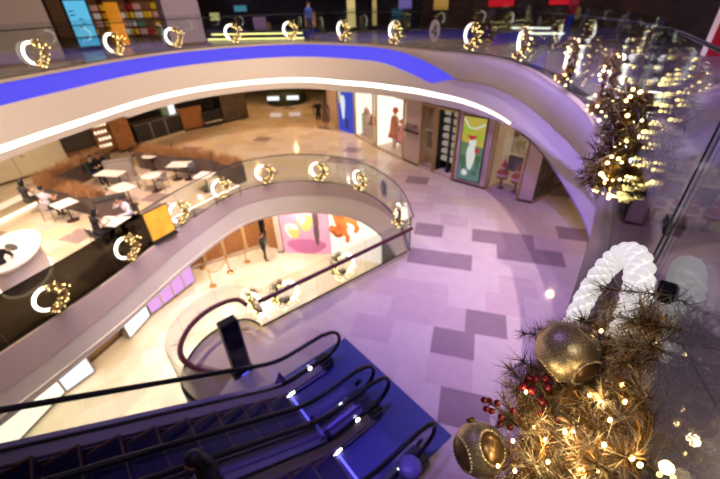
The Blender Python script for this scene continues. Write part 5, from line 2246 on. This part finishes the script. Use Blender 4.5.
def bauble(p, r, axis, spin, tail):
    z = axis.normalized()
    x = z.orthogonal().normalized()
    x.rotate(Matrix.Rotation(spin, 3, z))
    y = z.cross(x)
    M = Matrix.Translation(L(p)) @ Matrix((x, y, z)).transposed().to_4x4()
    b = MB()
    b.ball((0, 0, 0), r, M_glit, 48, 32, M=M)
    o = b.build('gold_bauble', near)
    for k in range(4):
        pan, bd = MB(), MB()
        a0 = 2 * PI * k / 4
        rows = []
        for i in range(33):
            t = 2 * PI * i / 32
            row = []
            for s in (0.001, .5, .9, 1.0):
                la, lo = s * .62 * math.sin(t), a0 + s * .52 * math.cos(t)
                rr = r * (1.012 if s < .95 else .99)
                row.append((rr * math.cos(la) * math.cos(lo), rr * math.cos(la) * math.sin(lo), rr * math.sin(la)))
            rows.append(row)
        pan.loft(rows, M_bronze, M=M)
        for i in range(30):
            t = 2 * PI * i / 30
            la, lo = .66 * math.sin(t), a0 + .56 * math.cos(t)
            bd.ball((r * 1.01 * math.cos(la) * math.cos(lo), r * 1.01 * math.cos(la) * math.sin(lo), r * 1.01 * math.sin(la)), r * .05, M_pearl, 8, 6, M=M)
        pan.build('bronze_oval', o)
        bd.build('bead_edging', o)
    c = MB()
    c.lathe([(r * .16, r * .96), (r * .17, r * 1.12), (r * .08, r * 1.14)], M_gold, 12, M=M)
    c.build('cap', o)
    return o


bauble(atdepth(567, 352, 1.0), .081, Vector((.5, .2, -.6)), .4, None)
bauble(atdepth(480, 449, 1.0), .070, Vector((-.2, .9, .5)), 1.1, None)


# berry sprays
def spray(stem, berries, r, dep):
    b = MB()
    pts = [L(atdepth(x, y, dep + dz)) for x, y, dz in stem]
    b.tube(pts, .0025, M_olive, 6)
    for x, y, dz in berries:
        q = L(atdepth(x, y, dep + dz))
        kx = min(pts, key=lambda w: (w - q).length)
        b.tube([kx, q], .0015, M_olive, 5)
    o = b.build('berry_spray', near)
    for x, y, dz in berries:
        c = MB()
        c.ball(L(atdepth(x, y, dep + dz)), r, M_berry, 16, 12)
        c.build('berry', o)


spray([(520, 428, .0), (508, 418, 0), (498, 408, 0), (490, 404, 0)], [(484, 400, 0), (489.5, 401, .01), (497, 403, -.01), (486, 409, 0), (491.5, 411, .01), (501, 417, 0), (513, 411, -.01), (510, 427, 0), (522, 418, .01), (500, 424, .01)], .0088, .98)
spray([(556, 420, 0), (550, 405, 0), (544, 392, 0), (538, 380, 0)], [(523, 386, .0), (536, 379, .01), (532, 390, -.01), (541.5, 401.5, 0), (548, 387, .01), (541, 414, 0), (557, 421, -.01), (551, 437, 0), (528.5, 378, .02), (545, 378, .02)], .0118, .98)

# fairy bulbs
M_fb = emis('warm white fairy bulb', (255, 222, 140), 11.0)
M_wire = mat('green wire', (40, 46, 30), .5)
bulbs = [(526, 392, .98), (513, 441, .95), (565, 432, .88), (573, 431, .88), (604, 445, .77), (632, 458, .72), (640, 465, .72), (655, 345, .83), (601, 331, 1.0), (625, 402, .83), (548, 462, .88), (590, 395, .92), (515, 471, .9),
         (622, 385, .86), (580, 470, .82), (498, 466, .93), (545, 440, .9), (610, 420, .82), (534, 428, .95), (598, 470, .78)]
for px, py, dep in bulbs:
    p = atdepth(px, py, dep - .02)
    off = (p - P0).dot(NN)
    if off < .03:
        p += NN * (.03 - off)
    b = MB()
    q = L(p)
    b.ball(q, (.0042, .0042, .0075), M_fb, 10, 8)
    o = b.build('fairy_bulb', near)
    b = MB()
    b.tube([q + Vector((0, 0, -.007)), q + Vector((.004, .004, -.022)), q + Vector((.012, .002, -.04))], .0018, M_wire, 6)
    b.build('socket', o)
for s_, o_g, z_ in ((1.3, .16, .42), (1.4, .16, .8)):
    ld = bpy.data.lights.new('fairy_glow', 'POINT')
    ld.energy = 1.6
    ld.color = (1, .7, .3)
    ld.shadow_soft_size = .03
    o = bpy.data.objects.new('fairy_glow', ld)
    o.location = gl(s_, o_g, z_)
    COL.objects.link(o)
for px, py, dep, e in ((526, 400, .97, .22), (540, 452, .88, .3), (570, 436, .86, .35), (604, 446, .76, .3), (600, 400, .88, .35), (515, 468, .9, .25), (580, 472, .8, .3), (640, 455, .73, .2), (545, 420, .95, .25)):
    ld = bpy.data.lights.new('fairy_glow', 'POINT')
    ld.energy = e * .62
    ld.color = (1, .74, .38)
    ld.shadow_soft_size = .012
    o = bpy.data.objects.new('fairy_glow', ld)
    p = atdepth(px, py, dep - .03)
    off = (p - P0).dot(NN)
    if off < .03:
        p += NN * (.03 - off)
    o.location = p
    COL.objects.link(o)
# mounts on the glass
sp = MB()
q = L(gl(-.965, .03, .925))
ax = NN
sp.tube([q - ax * .026, q + ax * .012], .026, M_black, 24)
for k in range(20):
    a = 2 * PI * k / 20
    v = (TT * math.cos(a) + Vector((0, 0, 1)) * math.sin(a)) * .0265
    sp.tube([q - ax * .022 + v, q + ax * .009 + v], .003, M_dsteel, 5)
mo = sp.build('glass_mount', near)
sp = MB()
sp.tube([q + ax * .012, q + ax * .016], .0235, M_top, 24)
sp.build('white_face', mo)
cl = thing('glass_clamp', 'dark square metal clamp on the joint of the near glass', 'clamp', gl(-.60, .0, .95), math.atan2(TT.y, TT.x))
m_ = MB()
for y in (-.016, .016):
    m_.box((0, y, 0), (.075, .02, .05), M_dsteel, bev=.004)
m_.build('jaw', cl)
for x in (-.02, .02):
    m_ = MB()
    m_.tube([(x, .026, 0), (x, .031, 0)], .009, M_steel, 10)
    m_.build('screw', cl)

# ============================================================== lighting
w = bpy.data.worlds.new('world')
S.world = w
w.use_nodes = True
w.node_tree.nodes['Background'].inputs['Color'].default_value = (*srgb((150, 130, 160)), 1)
w.node_tree.nodes['Background'].inputs['Strength'].default_value = .12


def area(name, loc, size, energy, col, target=None, spread=PI):
    l = bpy.data.lights.new(name, 'AREA')
    l.shape = 'DISK'
    l.size = size
    l.energy = energy
    l.color = srgb(col)
    l.spread = spread
    o = bpy.data.objects.new(name, l)
    COL.objects.link(o)
    o.location = loc
    if target is not None:
        d = Vector(target) - Vector(loc)
        o.rotation_euler = d.to_track_quat('-Z', 'Y').to_euler()
    return o


WARM, WW = (255, 206, 140), (255, 226, 186)
# downlights under the upper slab
CW = (255, 234, 206)
for x, y, e, c in ((-12.8, 12.5, 150, CW), (-11.9, 8.5, 140, CW), (-12.2, 15.5, 110, CW), (-11.4, 10.6, 140, CW), (-14.5, 16.0, 80, WW), (-13.8, 9.5, 110, CW), (-9.6, 20.2, 100, WARM), (-7.0, 24.5, 120, WARM), (-3.2, 23.6, 110, WARM),
                   (-4.8, 28.5, 110, WARM), (-1.4, 26.0, 100, WARM), (-8.6, 29.0, 90, WARM), (-.6, 22.0, 60, WW), (7.2, 10.4, 50, WW), (7.5, 7.0, 50, WW)):
    area('ceiling_downlight', (x, y, -2.0), .12, e * .5, c)
# lowest level
for x, y, e in ((-9.5, 8.0, 90), (-8.3, 10.5, 90), (-9.0, 13.0, 90), (-7.8, 15.6, 90), (-5.5, 16.1, 100), (-3.0, 16.2, 100), (-.5, 15.3, 90), (-9.6, 5.5, 90)):
    area('ceiling_downlight', (x, y, -6.6), .4, e * .72, (255, 234, 204))
area('atrium_warm', (-4.5, 10.5, 8.6), .3, 150, (255, 232, 200), (-5.5, 11, -10), spread=1.1)
area('atrium_warm', (-5.5, 8, 8.6), .3, 150, (255, 232, 200), (-7, 9, -10), spread=1.1)
# atrium: violet wash from the roof, plus aimed lamps added to brighten the fascias
for x, y, e, c, t, sp in ((2.5, 9.0, 190, (232, 210, 246), (4.2, 9.6, -5), .9), (3.5, 5.5, 190, (244, 222, 236), (4.9, 6.2, -5), .85), (.3, 6.0, 230, (120, 96, 255), (.1, 6.3, -5), 1.0), (1.8, 12.0, 190, (240, 220, 236), (2, 12, -5), 1.2),
                          (-2.0, 3.5, 14, (150, 124, 255), (-1.5, 4.0, -5), .9), (-3, 8, 400, (158, 128, 255), (5, 9, -1), 1.2), (-4, 5, 320, (158, 128, 255), (4, 6, -1), 1.2), (3, 4, 300, (236, 216, 240), (-6.5, 12, -6), .6), (-1, 3, 150, (240, 222, 236), (-9, 8, -6), .7)):
    area('atrium_wash_and_fill', (x, y, 8.6), .16, e * .46, c, t, spread=sp)  # the last two, pale ones are fill added for the lower left fascia
for x, y, e, t in ((-3.0, 8.0, 520, (-9, 15, -1)), (-2.0, 11.0, 420, (-5, 20.5, -1)), (0, 11.0, 420, (-1.5, 20, -1)), (-5.0, 6.0, 420, (-10.5, 10, -1))):
    area('atrium_warm', (x, y, 8.6), .5, e * .62, (255, 222, 190), t, spread=1.4)  # warm fill added to throw light sideways onto the upper fascia
for x, y, e, c in ((-12.5, 15.5, 60, WW), (-10, 22.5, 70, (230, 200, 230)), (-5, 24, 40, (190, 180, 255)), (2, 21, 40, (220, 200, 230)), (8, 13, 60, (230, 210, 240)), (8, 8, 18, (235, 215, 225)), (4.5, 2, 20, (240, 226, 220)), (.5, -.9, 26, (255, 236, 214))):
    area('concourse_down_and_fill', (x, y, 3.2), .14, e, c)  # the last lamp is fill added for the near wreath and ledge
